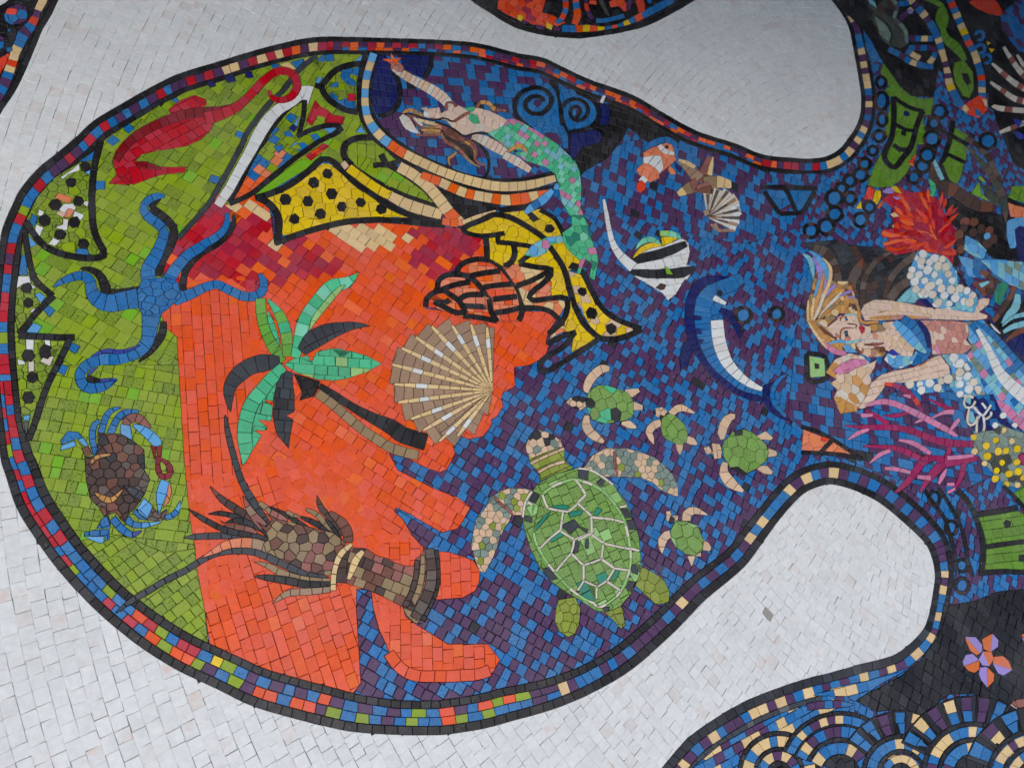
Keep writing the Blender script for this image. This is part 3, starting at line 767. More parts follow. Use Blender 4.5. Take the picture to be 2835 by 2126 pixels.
# ------------------------------------------------------------------ lobster
thing('brown_lobster', 'brown lobster with long grey feelers crossing the orange shape', 'lobster')
part('feeler'); s('B2 455,1285 480,1450 525,1640 B3 560,180 605,330 665,460 740,575 800,680 900,820', '15 58 62 62 68 72 76 80 60', 'SL', 112)
part('feeler')
s('A3 1185,1605 1330,1490 1500,1390 1700,1270 1900,1170 B3 250,1160 400,1100 600,1080 800,1110 1000,1200 1200,1280 1350,1330 1520,1355', '8 62 66 66 66 68 70 72 74 80 84 60 8', 'SL', 120)
part('leg'); s('B3 30,950 150,942 320,932 480,930 620,942', '8 62 72 70 8', 'SL', 115)
part('leg'); s('B3 75,655 200,740 330,812 480,880 700,910 890,965', '8 56 62 66 74 25', kcol, 115)
part('leg'); s('B3 280,710 400,700 540,730 700,780', '8 52 60 40', kcol, 115)
part('leg'); s('B3 440,810 560,775 700,795 830,860 890,940', '8 62 66 76 15', kcol, 105)
part('leg'); s('B3 300,425 400,540 520,625 640,700 760,770', '8 62 84 76 60', 'DB BR', 110)
part('leg'); s('B3 450,830 570,840 700,865 780,900', '12 60 60 30', 'BR RB', 100); s('B3 640,520 690,640 760,740 850,840', '12 66 90 100', 'TP RB', 110)
part('leg'); s('B3 800,590 880,650 920,700', '50 62 40', 'T', 95); s('B3 905,635 1050,700 1180,780 1300,835', '15 45 60 10', kcol, 110); s('B3 1080,680 1160,725 1240,735', '40 45 12', 'T', 90)
part('leg'); s('B3 920,690 1020,740 1090,780', '66 66 30', 'RB', 90); s('B3 1230,740 1350,790 1460,850 1555,893', '30 66 56 8', kcol, 110); s('B3 1280,655 1400,720 1490,820 1558,895', '28 62 60 12', 'T', 120)
part('leg'); s('B3 1390,515 1430,640 1500,720 1590,820 1650,930', '8 70 60 60 30', 'DB', 110); s('B3 1520,690 1640,790 1700,890 1715,1000', '40 100 112 90', 'DB BR', 100); s('B3 1480,760 1570,870 1660,1010', '18 50 20', kcol, 110)
part('leg'); s('B3 750,1195 900,1240 1050,1320 1250,1370 1535,1392', '8 62 84 66 45', 'T', 120); s('B3 755,1345 900,1360 1100,1390 1300,1432 1535,1432', '15 72 80 84 70', wmix(K=3, DB=1), 115)
part('leg'); s('B3 938,1622 1030,1552 1130,1510 1300,1500 1530,1478', '8 52 72 74 62', 'TP', 112)
part('leg'); s('B3 220,1152 350,1085 480,1020 640,1000 800,1020 920,1080', '8 62 92 104 106 90', 'SA TP', 110)
part('body')
a('B3 770,780 870,840 935,770 850,690 1000,765 1080,780 1200,810 1400,860 1560,900 1690,1000 1650,1060 1580,1180 1550,1310 1510,1340 1300,1300 1130,1220 1000,1160 870,1090 845,1010 900,960 870,890', wmix(BR=4, T=4, DB=2, RB=3.5, TP=1), ('v', 108))
part('tail')
a('B3 1740,1050 1900,1060 2000,1130 2170,1180 C3 100,1180 270,1240 350,1240 370,1170 440,1110 470,1050 560,1070 605,1080 625,1250 605,1450 560,1600 C4 470,90 380,190 280,100 C3 240,1659 0,1530 B3 1900,1480 1700,1420 1590,1400 1600,1240 1660,1110', wmix(BR=2, T=5, RB=4, DB=1.5), ('g', 22, 108, 104))
s('B3 1690,1070 1650,1180 1640,1290 1640,1410', '90 110 110 110', 'DB', 105)
s('C3 582,1075 602,1300 580,1500 510,1650 C4 440,150', '44 50 52 56 60', 'CH K', 100); s('C3 510,1060 535,1250 520,1450 440,1640 C4 360,130', '90 100 110 116 100', 'UM DB', 112)
s('C3 445,1130 440,1300 405,1480 330,1650', '40 56 62 60', 'T', 105); s('C3 388,1180 375,1340 335,1500 260,1650', '45 52 56 60', 'DB', 105)
part('collar'); s('B3 1750,1015 1640,1110 1590,1220 1562,1350 1558,1490', '45 66 58 58 62', 'C', 95); s('B3 1865,1085 1795,1170 1755,1270 1715,1375', '45 80 70 35', 'C', 95)

# ------------------------------------------------------------------ large scallop shell
thing('scallop_shell', 'large tan scallop shell with cream rays and white chips on orange', 'seashell')
EDGE = [(1175,420),(1100,385),(935,358),(745,370),(535,380),(370,487),(228,600),(132,768),(152,970),(192,1155),(322,1325),(447,1442),(612,1555),(800,1500),(960,1310),(1090,1140)]
APX = (1155, 1035)
a('C2 ' + ' '.join('%d,%d' % p for p in EDGE) + ' 1150,1060 1192,1000 1195,800 1190,600', 'TP')
ITEMS.pop()
part('groove')
for i in range(len(EDGE) - 1):
    (x1, y1), (x2, y2) = EDGE[i], EDGE[i + 1]
    mx, my = (x1 + x2) / 2, (y1 + y2) / 2
    w_ = math.hypot(x2 - x1, y2 - y1)
    mx += (mx - APX[0]) * .02; my += (my - APX[1]) * .02
    s('C2 %d,%d %d,%d %d,%d' % (mx, my, (mx + APX[0]) / 2, (my + APX[1]) / 2, APX[0], APX[1]), '%d %d 6' % (w_ * 1.02, w_ * .55), 'TP', 104)
part('ray')
for i in range(1, len(EDGE) - 2):
    x1, y1 = EDGE[i]
    d = math.hypot(x1 - APX[0], y1 - APX[1])
    kw = 1 if d < 800 else 2
    s('C2 %d,%d %d,%d %d,%d' % (x1, y1, (x1 + APX[0]) / 2, (y1 + APX[1]) / 2, APX[0], APX[1]), '26 48 44 32 8', (lambda kk: (lambda i_, x, y: 'W' if i_ == kk else 'C'))(kw), 112, jit=.1)

# ------------------------------------------------------------------ conch
thing('striped_conch', 'orange conch shell with thick black stripes above the scallop', 'seashell')
part('shell')
a('C1 800,1240 860,1200 1000,1170 1130,1175 1250,1240 1400,1430 1480,1640 C2 1490,230 1440,330 1210,345 870,290 690,230 570,190 470,190 470,80 580,10 C1 590,1380 640,1330 790,1310', wmix(SA=5, O=3, O2=2, RO=1), ('g', 2, 92, 76))
part('stripe')
for t in ('C1 800,1310 815,1245 890,1195 1000,1170 1130,1180 1230,1240 1330,1350 1420,1480 1455,1610 C2 1462,200 1450,270 1425,325', 'C1 600,1500 605,1390 700,1330 850,1330 950,1370 1040,1460 1100,1560 C2 1120,80 1145,230 1205,335',
          'C1 930,1340 1080,1310 1235,1290', 'C1 1065,1455 1250,1432 1400,1420', 'C1 640,1480 760,1435 930,1400', 'C1 820,1580 900,1535 1060,1530', 'C2 1160,105 1280,90 1405,75', 'C2 1180,240 1300,225 1435,195',
          'C2 860,172 1000,178 1095,182', 'C2 860,275 1010,290 1200,325', 'C2 640,0 760,80 830,140 885,250', 'C2 475,180 480,110 520,60 590,20', 'C2 560,130 640,170 720,215 790,240 870,240', 'C2 560,90 650,140 720,110', 'C1 560,1500 650,1490'):
    bl(t, 55, 95)

# ------------------------------------------------------------------ yellow spotted fin
thing('spotted_fin', 'yellow kite shaped fin with black spots beside the palm', 'fin')
part('panel')
a('B1 840,630 1100,520 1300,390 1450,265 1530,275 1620,350 1750,450 1950,580 2150,690 C1 100,640 300,720 480,772 300,745 0,740 B1 2000,815 1700,825 1450,890 1200,960 1020,1015 1040,840 990,730', 'Y', ('v', 112))
part('spot'); dots('B1', '1500,370 1360,460 1545,575 1070,635 1300,655 1645,710 1840,665 2050,730 1430,780 1160,835', 62, 'K', 6)
part('outline')
bl('B1 760,620 900,580 1100,495 1300,350 1440,225 1540,240 1640,320 1780,460 2000,610 C1 150,650 400,750 660,810', 64, 115)
bl('C1 670,822 450,805 250,785 0,768 B1 2000,842 1700,862 1400,930 1150,1010 965,1080', 62, 115); bl('B1 985,1060 1005,850 960,740 880,660 780,610', 74, 110)
part('yellow_edge'); s('B1 1715,310 1900,450 2050,550 2150,600', '90 92 95 90', 'Y', 125); s('C1 110,525 300,615 500,680 640,715', '90 115 115 90', 'C', 125); a('B1 1630,270 1675,235 1725,290 1675,335', 'SD')

# ------------------------------------------------------------------ cream ribbons
thing('cream_ribbon', 'curving ribbon of cream and light blue tiles between black lines', 'ribbon')
part('outline')
bl('C0 45,540 10,700 -20,900 -10,1100 30,1250 110,1380 250,1500 380,1610 C1 240,145 350,215 500,295 700,365 900,425 1100,470 1300,490 1500,478 1780,440', 52, 85)
bl('C0 190,550 150,700 112,850 92,1000 105,1130 170,1270 280,1390 430,1490 600,1600 C1 600,205 800,290 1000,345 1250,370 1500,360 1790,290', 48, 85)
part('stripe')
def ribc(i, x, y): return ('LB', 'C')[i % 2] if y < 405 else ('O2' if y < 427 else 'C')
s('C0 130,545 95,650 60,770 42,900 40,1050 60,1180 105,1275 180,1370 280,1460 400,1545 560,1630 C1 400,165 560,240 750,315 950,375 1150,420 1350,430 1550,408 1800,345', '80 80 78 76 78 82 90 96 96 96 96 96 96 98 98 98 96 92 70', ribc, 92, jit=.06)
thing('orange_ribbon', 'lower ribbon of alternating cream and orange tiles over a black hollow', 'ribbon')
part('hollow')
a('C1 570,420 700,470 900,550 1210,595 1260,660 1150,690 900,765 830,745 740,630', wmix(K=3, CH=1), ('g', 4, 92, 90)); bl('C1 1230,680 1400,640 1600,600', 62)
part('stripe')
s('C1 200,225 350,310 500,430 620,570 720,700 830,810', '110 110 112 118 122 120', seq('C C C C C C C O2 C'), 102); s('C1 430,310 600,372 750,442 900,500 1100,540 1300,565 1500,545 1740,470', '70 92 94 96 98 110 120 20', seq('O2 O2 C O2 C O2 C C O2 C'), 95)
s('C1 640,780 760,800 860,790', '70 80 60', 'O2 SA', 90); s('C1 850,800 1000,740 1195,672', '50 45 18', 'C', 110)

# ------------------------------------------------------------------ yellow spotted fish
thing('spotted_fish', 'yellow fish with black outlines and spots beside the striped conch', 'fish')
part('body')
a('C1 850,870 1180,740 1260,700 1500,670 1640,660 1780,740 1870,900 1900,1010 2000,1140 2060,1200 1940,1290 1760,1280 1430,1220 1260,1240 1120,1160 1080,950 960,920', 'Y', ('v', 108))
a('C1 1740,1250 1880,1270 1940,1480 2000,1659 C2 2020,250 2212,500 D2 60,560 200,700 0,790 C2 2212,570 2100,570 1960,650 1980,500 2010,440 1880,430 1900,310 1940,200 1960,60 C1 1890,1560 1760,1560', 'Y', ('v', 105))
a('C1 1930,1290 2060,1330 2140,1480 2212,1640 D2 60,60 140,200 240,400 350,490 480,550 600,596 480,645 350,678 250,668 150,600 60,450 0,300 C2 2080,250 C1 2010,1600', wmix(Y=5, SD=3, C=1), ('v', 100))
a('C1 1260,1250 1430,1215 1760,1280 1700,1400 1760,1400 1750,1560 1890,1600 C2 1900,170 1830,300 1720,200 1490,190 C1 1420,1470', wmix(O2=3, SA=3, C=4), ('v', 108))
a('C2 1760,440 1880,370 1900,430 1830,460 1740,510', wmix(C=1, SA=1), ('v', 90))
part('spot')
a('C1 1500,700 1560,690 1640,760 1570,790', 'K'); dots('C1', '1740,860', 58, 'K', 6); dots('C1', '2075,1500', 55, 'K', 6); a('C1 1930,1260 1970,1200 2040,1220 2020,1300', 'K'); dots('D2', '145,430 340,588', 62, 'K', 6); a('C1 1180,930 1240,920 1230,1000 1190,1000', 'K')
part('outline')
for t, w in (('C1 840,880 900,830 1050,770 1180,715 1350,750 1500,830 1650,930 1720,990', 64), ('C1 850,870 900,905 1000,930 1120,930 1280,905', 56), ('C1 1085,940 1100,1060 1100,1165', 66), ('C1 1200,995 1350,1010 1550,1040', 56),
             ('C1 1370,1020 1385,1110 1350,1200 1275,1245', 66), ('C1 1640,668 1780,745 1850,850 1885,930', 50), ('C1 1740,1040 1850,1200 1900,1310 1950,1500 2000,1659 C2 2020,220 2080,340 2200,460 D2 250,690 400,690 540,650 650,590', 66),
             ('D2 20,-30 60,30 130,180 220,340 330,450 480,530 650,585', 60), ('C1 1430,1215 1600,1250 1770,1280 1690,1400 1590,1480 1530,1550 1580,1590 1750,1570 1890,1560 C2 1925,150 1905,260 1850,350 1730,455', 62),
             ('C1 1430,1210 1500,1150 1560,1110', 56), ('C1 1400,1440 1550,1390 1740,1290', 60), ('C2 1480,190 1620,195 1750,230 1840,320', 60), ('C2 1720,560 1850,490 2010,440', 60),
             ('D2 200,700 C2 2080,620 1950,700 1800,790 1700,840 1640,810 1650,740 1740,670 1880,590 1990,450', 58)):
    bl(t, w * .88, 92)

# ------------------------------------------------------------------ swirls and dark leaves above the mermaid
thing('navy_leaf', 'navy leaf shape rimmed in black beside the mermaid hand', 'leaf')
a('C0 180,570 250,560 330,740 380,850 390,1000 340,1120 240,1170 150,1170 100,1000 125,780', 'NV', ('g', 8, 74, 74)); a('C0 380,560 710,570 690,690 620,790 540,760 440,700', 'NV', ('g', 4, 90, 70))
bl('C0 330,730 385,840 398,980 370,1080 280,1160 170,1190', 45, 75); bl('C0 715,570 708,690 640,795', 42, 75)
def swirl(lab):
    thing('water_swirl', lab, 'swirl', 'blue swirls in the sea')
swirl('large blue spiral swirl with black line above the mermaid tail')
a('C0 1550,1050 1640,930 1770,890 1900,840 1980,860 2030,960 2050,1100 2060,1250 2130,1400 2100,1540 2050,1490 2040,1400 1950,1350 1820,1380 1650,1270', 'B', ('v', 84))
bl('C0 1865,1030 1820,985 1740,990 1680,1040 1680,1100 1740,1155 1840,1158 1925,1090 1940,990 1860,910 1740,900 1630,950 1570,1050 1580,1160 1640,1240 1750,1330', 44, 65); dots('C0', '1800,1050', 42, 'P')
bl('C0 1930,840 2000,920 2030,1030 2040,1150 2060,1270 2110,1380 2112,1490', 44, 75); a('C0 1840,1400 1900,1350 1990,1360 2040,1420 2040,1490', 'P')
swirl('small blue spiral swirl with black line next to the top border')
a('D0 0,880 180,950 330,1010 390,1110 380,1230 260,1320 140,1310 90,1340 40,1200 30,1090 0,1000', 'B', ('v', 80))
bl('D0 160,1205 205,1150 190,1090 130,1100 105,1160 160,1230 250,1205 290,1130 260,1050 170,1012 80,1030 30,1095', 38, 60); bl('D0 180,950 300,1000 385,1090 392,1200 320,1290 220,1330 100,1345', 40, 70); a('D0 165,1130 200,1090 190,1160 165,1200', 'P')
s('D0 0,1290 50,1400 60,1520', '60 70 50', 'B', 90)

# ------------------------------------------------------------------ mermaid with the teal tail
thing('teal_mermaid', 'mermaid with brown hair and mint tail reaching for a small starfish', 'mermaid')
part('tail')
a('C0 1490,1215 1560,1210 1700,1280 1850,1370 2000,1470 2130,1590 2180,1659 C1 1990,150 2050,280 2065,450 2060,650 2090,730 1950,730 1860,580 1830,430 1800,300 1700,230 1500,170 1400,100 1350,50 C0 1550,1560 1700,1540 1500,1520 1330,1390 1290,1350 1440,1290', wmix(TE=5, MI=5, CY=2, PK=2.3), ('g', 34, 66, 54), .9)
part('fluke')
a('C1 1950,720 2090,720 2120,830 2212,1010 D1 60,900 120,1100 190,1270 212,1360 172,1570 120,1540 140,1400 80,1350 20,1510 C1 2020,1310 2050,1180 1950,1100 1880,1000 1870,900 1970,830', wmix(TE=5, DT=3, MI=1, PK=.5), ('v', 82), .9)
a('C1 1480,1130 1560,1020 1700,950 1870,925 1880,990 1760,1020 1700,1110 1590,1152', wmix(CY=5, TE=2, LB=2, PK=.5), ('v', 85), .9)
part('torso')
a('C0 860,1130 920,1060 1010,1080 1060,1110 1180,1100 1300,1130 1430,1190 1495,1230 1440,1295 1290,1360 1050,1395 940,1310 860,1220 780,1225 640,1190 620,1130 700,1110 800,1095 815,1160', wmix(SK=7, W=1, IV=1), ('g', 22, 92, 84), .6)
s('C0 330,690 430,760 560,830 700,905 820,985 905,1075', '62 84 92 102 112 90', wmix(SK=4, IV=2, SD=1), 52, gap=.9); a('C0 300,690 340,665 440,690 420,740 370,735', 'RS', ('v', 50), .8)
s('C0 1130,1395 1230,1420 1350,1485 1480,1560', '60 92 112 80', wmix(SK=4, IV=2), 60, gap=.9); s('C0 1470,1575 1560,1505 1640,1495 1705,1565', '18 42 52 10', 'OC', 70, gap=.8)
s('C1 1270,105 1400,170 1545,265', '70 92 60', wmix(SK=4, IV=2), 60, gap=.9)
part('hair')
a('M1 580,390 760,460 960,500 1025,600 1020,750 1080,800 950,765 860,700 700,570 630,490', wmix(DB=4, K=2, BR=1), ('v', 62), .7)
a('M1 105,230 150,193 230,240 290,340 357,425 270,412 190,372 145,320', wmix(IV=3, W=2), ('v', 92), .6)
for t, w, c_ in (('M1 148,185 220,146 310,175 390,215', '20 42 42 14', 'OC T'), ('M1 180,205 270,232 330,320 372,385', '14 40 36 14', 'RB'), ('M1 275,235 330,280 395,345', '14 40 14', 'IV'), ('M1 325,245 430,290 560,312', '14 38 26', 'C'), ('M1 375,335 480,345 600,350', '20 36 24', 'T OC'),
                 ('M1 365,380 480,385 595,390', '24 34 24', 'OC'), ('M1 358,412 470,415 590,418', '26 30 22', 'OC T'), ('M1 295,442 450,440 595,442', '14 26 20', 'RB'), ('M1 545,325 650,368 760,425 850,490 960,505', '30 46 44 38 14', 'RB BR RS'), ('M1 630,400 720,455 810,510', '20 36 14', 'RB BR'),
                 ('M1 598,415 650,510 740,560 830,630 930,740 1055,818', '20 34 36 36 32 8', 'RB TP T'), ('M1 870,515 960,570 1000,650 990,720 1060,780 1145,800', '20 32 32 28 22 5', 'OC RB T'), ('M1 900,500 980,540 1020,640 1000,720', '14 24 22 10', 'RB'), ('M1 780,640 725,690 682,720 702,805', '20 32 32 22', 'T OC')): s(t, w, c_, 66, gap=.6)
part('outline'); bl('M1 170,188 280,200 380,240 520,262 640,240 720,278 775,275', 16, 90); bl('M1 530,290 650,322 780,392 860,452 960,432 1050,405 1150,428', 22, 90); bl('M1 950,498 1060,560 1130,660 1160,770 1140,880 1105,945', 26, 90); bl('M1 660,470 780,520 880,570 930,660 1010,780', 16, 90)
part('face'); a('M1 385,172 440,150 530,138 577,150 582,212 640,190 662,212 600,235 540,246 450,240 385,215', wmix(SK=3, RS=3), ('v', 66), .6); a('M1 390,170 452,175 460,215 400,222', 'W', gap=.5); a('M1 348,132 430,114 446,140 380,147', 'C', gap=.5); a('M1 338,142 386,150 380,182', 'K', gap=.5)
part('top'); a('C0 1040,1102 1172,1082 1150,1132 1118,1148', 'TE', ('v', 75)); a('C0 1108,1148 1190,1180 1212,1262 1150,1265 1098,1222', 'TE', ('v', 80)); s('C0 950,1240 1040,1180 1110,1145', '30 34 25', 'RB', 60)
part('arm'); s('C0 870,1130 875,1050 940,1050 975,1090', 28, 'RB', 60); s('C0 1190,1105 1205,1050 1300,1052 1360,1112 1485,1136', '34 40 40 46 12', 'OC RB', 66)
thing('hand_starfish', 'small orange starfish held up in the mermaid hand', 'starfish')
for t in ('305,548', '222,604', '305,718', '432,680', '412,592'): s('C0 330,628 ' + t, '56 6', 'SA O2', 90, gap=.8)
thing('blue_sliver', 'light blue leaf sliver touching the yellow fish head', 'leaf')
s('C1 1490,700 1560,640 1680,560 1770,465', '45 84 92 50', wmix(LB=5, B=1, GY=.5), 90); a('C1 1775,450 1800,390 1845,420 1830,465', 'LB')

# ------------------------------------------------------------------ fish, stars and shells in the blue
thing('clownfish', 'orange and white striped clownfish under the top border', 'fish')
s('D1 670,240 770,170 880,135 955,155 1020,205', '30 64 66 62 40', 'B', 80)
part('body')
a('D1 670,265 760,215 830,190 900,168 960,190 992,285 1002,345 960,382 900,432 832,492 832,530 740,572 700,560 640,512 596,440 650,388 670,380 668,320', wmix(SA=8, O2=1), ('v', 76), .9)
part('stripe'); s('D1 830,190 885,250 985,282', '45 56 30', 'W', 65); a('D1 668,312 780,295 850,300 866,370 875,430 836,482 790,425 720,385 668,372', 'W', ('g', -50, 90, 76)); s('D1 640,520 700,572', 62, 'W', 60)
part('tail'); a('D1 598,582 650,548 692,582 692,640 640,682 600,652', 'RO'); part('fin'); a('D1 935,398 990,445 1006,490 950,490 920,440', 'SA')
part('eye'); dot('D1', 908, 210, 20, 'K')
a('D1 985,350 1060,420 1045,480 1000,430', 'NV')
thing('brown_starfish', 'brown and cream starfish beside the clownfish', 'starfish')
part('arm'); s('D1 1345,305 1315,430 1265,580', '50 112 160', 'RB', 72); s('D1 1380,310 1362,400 1345,500', '12 46 56', 'C', 90); s('D1 1335,500 1310,610', '60 90', 'T', 80)
part('arm'); s('D1 1018,342 1130,425 1240,545', '15 92 130', 'TP', 80); s('D1 1030,338 1110,370 1200,420', '15 46 40', 'C', 80)
part('arm'); s('D1 1575,600 1430,565 1290,590', '62 126 150', seq('C C T RB'), 85)
part('arm'); s('D1 1020,692 1120,640 1230,590', '50 112 150', seq('C T RB RB'), 80)
part('arm'); s('D1 1270,690 1290,640 1270,580', '170 170 130', 'RB BR', 70)
thing('small_scallop', 'small white scallop shell with brown rays below the brown starfish', 'seashell')
part('fan')
SE = [(1292,720),(1385,648),(1485,642),(1592,682),(1650,780),(1667,900),(1640,1000),(1600,1070)]
SA_ = (1325, 925)
for i in range(len(SE) - 1):
    (x1, y1), (x2, y2) = SE[i], SE[i + 1]
    mx, my = (x1 + x2) / 2, (y1 + y2) / 2
    s('D1 %d,%d %d,%d %d,%d' % (mx, my, (mx + SA_[0]) / 2, (my + SA_[1]) / 2, SA_[0], SA_[1]), '%d %d 4' % (math.hypot(x2 - x1, y2 - y1) * 1.04, math.hypot(x2 - x1, y2 - y1) * .54), 'W IV', 85, gap=.8)
part('ray')
for x1, y1 in ((1330,690),(1430,648),(1530,662),(1612,742),(1655,850),(1655,935),(1625,1005)): s('D1 %d,%d %d,%d' % (x1, y1, SA_[0], SA_[1]), '34 10', 'TP UM', 100, gap=.8)
a('D1 1275,860 1310,845 1350,890 1300,925', 'TP'); a('D1 1345,995 1420,985 1440,1040 1600,1050 1590,1075 1440,1080 1390,1050', 'TP RS', ('v', 100))

thing('banded_angelfish', 'black and white angelfish with a long white filament fin', 'fish')
part('body')
a('D1 510,1400 620,1300 750,1240 870,1222 1060,1140 1130,1190 1145,1280 1112,1420 1195,1430 1120,1560 D2 1090,90 1000,240 920,302 870,230 760,160 600,70 D1 540,1470', 'W', ('g', -12, 90, 92))
part('stripe')
s('D1 530,1375 650,1342 800,1312 950,1262 1110,1195', '45 92 98 98 60', 'CH', 92); s('D1 535,1480 700,1503 900,1503 1060,1490 1192,1445', '45 92 94 112 45', 'CH', 90)
part('fin')
s('D1 265,742 290,880 320,1050 360,1200 425,1305 500,1380 570,1440', '26 46 52 62 84 96 112', 'W', 105)
s('D1 565,1340 660,1252 760,1212 860,1212', '12 64 56 15', 'Y', 80); a('D1 862,1222 850,1130 960,1125 1048,1132 950,1185', 'Y', ('g', 0, 90, 100)); s('D1 590,1255 660,1175 760,1152 852,1205', '12 62 62 12', 'MI', 85); s('D1 838,1092 930,1092 1010,1112 1062,1152', '56 62 50 8', 'PG MI', 90)
part('chip'); a('D1 885,1425 930,1450 975,1512 905,1505', 'LM'); a('D2 795,172 850,122 905,142 880,190 840,195', 'DB')

thing('blue_dolphin', 'blue dolphin with navy back and white belly diving in the sea', 'dolphin')
part('fin'); a('D2 1130,690 1185,790 1120,960 1048,1015 1038,880 1070,750', 'NV', ('v', 95))
part('back')
s('D2 1540,88 1400,88 1280,112 1200,190 1150,320 1140,500 1160,640 1205,765 1280,890 1380,1025 1530,1155 1670,1240 1800,1290 1910,1310', '62 80 92 94 98 98 104 94 88 88 86 80 66 45', 'NV', 66)
part('side')
s('D2 1680,70 1560,135 1410,195 1320,265 1275,400 1280,560 1300,700 1345,835 1435,970 1560,1088 1700,1185 1885,1245', '105 150 150 172 176 170 140 116 104 92 82 56', 'B', 66)
s('D2 1405,450 1395,370 1480,372 1550,405', '90 90 76 20', 'B', 80); s('D2 1370,470 1480,480', 50, 'B', 70)
a('D2 1185,450 1260,460 1262,500 1185,500', 'NV'); a('D2 1200,590 1262,600 1262,645 1200,640', 'NV'); a('D2 1220,690 1285,700 1270,745 1215,745', 'NV')
part('belly'); s('D2 1420,500 1430,620 1450,740 1492,870 1560,980 1660,1080 1770,1158 1885,1208', '130 134 134 128 112 92 70 38', 'W', 80); s('D2 1385,268 1430,292 1515,335', '52 56 34', 'W', 70)
part('flipper'); s('D2 1450,395 1560,460 1620,560 1655,695', '50 104 82 8', 'NV', 75); part('eye'); dot('D2', 1445, 225, 34, 'K', 5)
part('fluke'); a('D2 1888,1170 1960,1140 2092,1108 1990,1200 1970,1290 1985,1365 2080,1470 2180,1532 2060,1502 1950,1432 1888,1320', 'NV', ('v', 78))
s('D2 2130,1060 2060,1100 2000,1190 1985,1280 2020,1370 2090,1450', '20 50 50 50 50 20', 'B', 80)

# ------------------------------------------------------------------ turtles
def turtle(lab): thing('small_turtle', lab, 'sea turtle', 'small green sea turtles')
hexc = wmix(TG=8, CH=1.3, TE=1)
turtle('small turtle with teal and grey shell chips nearest the yellow fish tail')
part('flipper'); s('D2 325,1000 240,1000 150,1075 100,1160 85,1240', '50 96 98 92 50', 'SD', 84)
part('flipper'); s('D2 480,1225 560,1245 628,1215', '40 96 40', 'SD', 200)
part('flipper'); s('D2 560,1375 665,1395', '96 50', 'SD', 200)
part('flipper'); s('D2 445,1550 530,1565 598,1600', '30 84 20', 'SD', 200)
part('flipper'); s('D2 95,1470 85,1570 130,1650 D3 180,30 270,90', '50 96 96 94 30', 'SD', 95)
part('head'); a('C2 1905,1155 1950,1110 2030,1090 2115,1110 2125,1190 2060,1238 1990,1215', wmix(SD=5, CH=1), ('v', 70))
part('shell'); a('D2 108,1240 180,1170 290,1163 400,1200 512,1240 562,1320 572,1480 490,1522 300,1557 150,1522 108,1440 76,1350', wmix(TG=8, CH=1, TE=1), ('v', 110))
turtle('tiny turtle with plain green shell between its two larger neighbours')
part('head'); a('D2 790,1400 860,1385 915,1440 870,1500 800,1485 765,1440', wmix(SD=4, CH=1), ('v', 62))
part('flipper'); s('D2 945,1460 1050,1395 1200,1452', '70 80 10', 'SD', 72); part('flipper'); s('D2 850,1545 765,1580 725,1650 D3 745,30 775,110', '70 92 76 72 8', 'SD', 85)
part('flipper'); s('D3 1110,55 1165,75 1222,112', '70 84 15', 'SD', 200); part('flipper'); s('D3 1040,95 1040,155 1045,222', '86 66 8', 'SD', 200)
part('shell'); a('D2 855,1500 930,1450 1000,1480 1085,1560 1125,1659 D3 1118,40 1105,90 1060,112 1000,102 920,65 870,25 D2 848,1600', 'TG', ('v', 118))
turtle('small turtle with two grey shell plates beside the salmon triangle')
part('flipper'); s('D2 1615,1480 1540,1500 1480,1600 D3 1470,10 1475,60', '45 92 98 92 40', 'SD', 92); part('flipper'); s('D3 1835,40 1920,18 1985,55', '40 92 30', 'SD', 200); part('flipper'); s('D3 1940,195 2035,205', '96 50', 'SD', 200)
part('flipper'); s('D3 1835,345 1920,370 1988,405', '40 92 30', 'SD', 200); part('flipper'); s('D3 1505,290 1490,395 1560,500 1690,590', '60 96 116 25', 'SD', 105)
part('head'); a('D3 1365,95 1450,105 1475,180 1460,255 1390,258 1380,200', 'SD', ('g', 80, 110, 90)); a('D3 1285,140 1340,125 1385,205 1330,212 1300,190', 'SD', ('v', 60)); a('D3 1300,110 1340,100 1350,125', 'CH'); a('D3 1325,215 1385,225 1380,245', 'CH')
part('shell'); a('D3 1500,70 1560,10 D2 1570,1640 1680,1612 1770,1640 D3 1850,40 1920,110 1948,190 1930,275 1830,355 1690,422 1560,352 1490,240 1470,140', wmix(TG=8, CH=1), ('v', 118))
turtle('small turtle with pale green shell beside the border below the big turtle flipper')
part('head'); a('D3 900,790 940,785 960,840 1025,830 1020,885 945,922 905,880', wmix(SD=4, CH=1), ('v', 64))
part('flipper'); s('D3 1110,890 1120,810 1200,785 1332,832', '90 96 80 8', 'SD', 80); part('flipper'); s('D3 950,1020 880,1055 858,1130 862,1225', '80 104 84 8', 'SD', 95)
part('flipper'); s('D3 1260,1120 1310,1150 1360,1185', '90 96 40', 'SD', 200); part('flipper'); s('D3 1170,1230 1260,1225', '40 60', 'SD', 200); part('flipper'); s('D3 1160,1245 1165,1352', '86 10', 'SD', 200)
part('shell'); a('D3 945,985 1000,888 1100,892 1222,940 1285,1090 1272,1195 1190,1248 1110,1232 1000,1155 955,1080', wmix(TG=6, PG=1), ('v', 135))

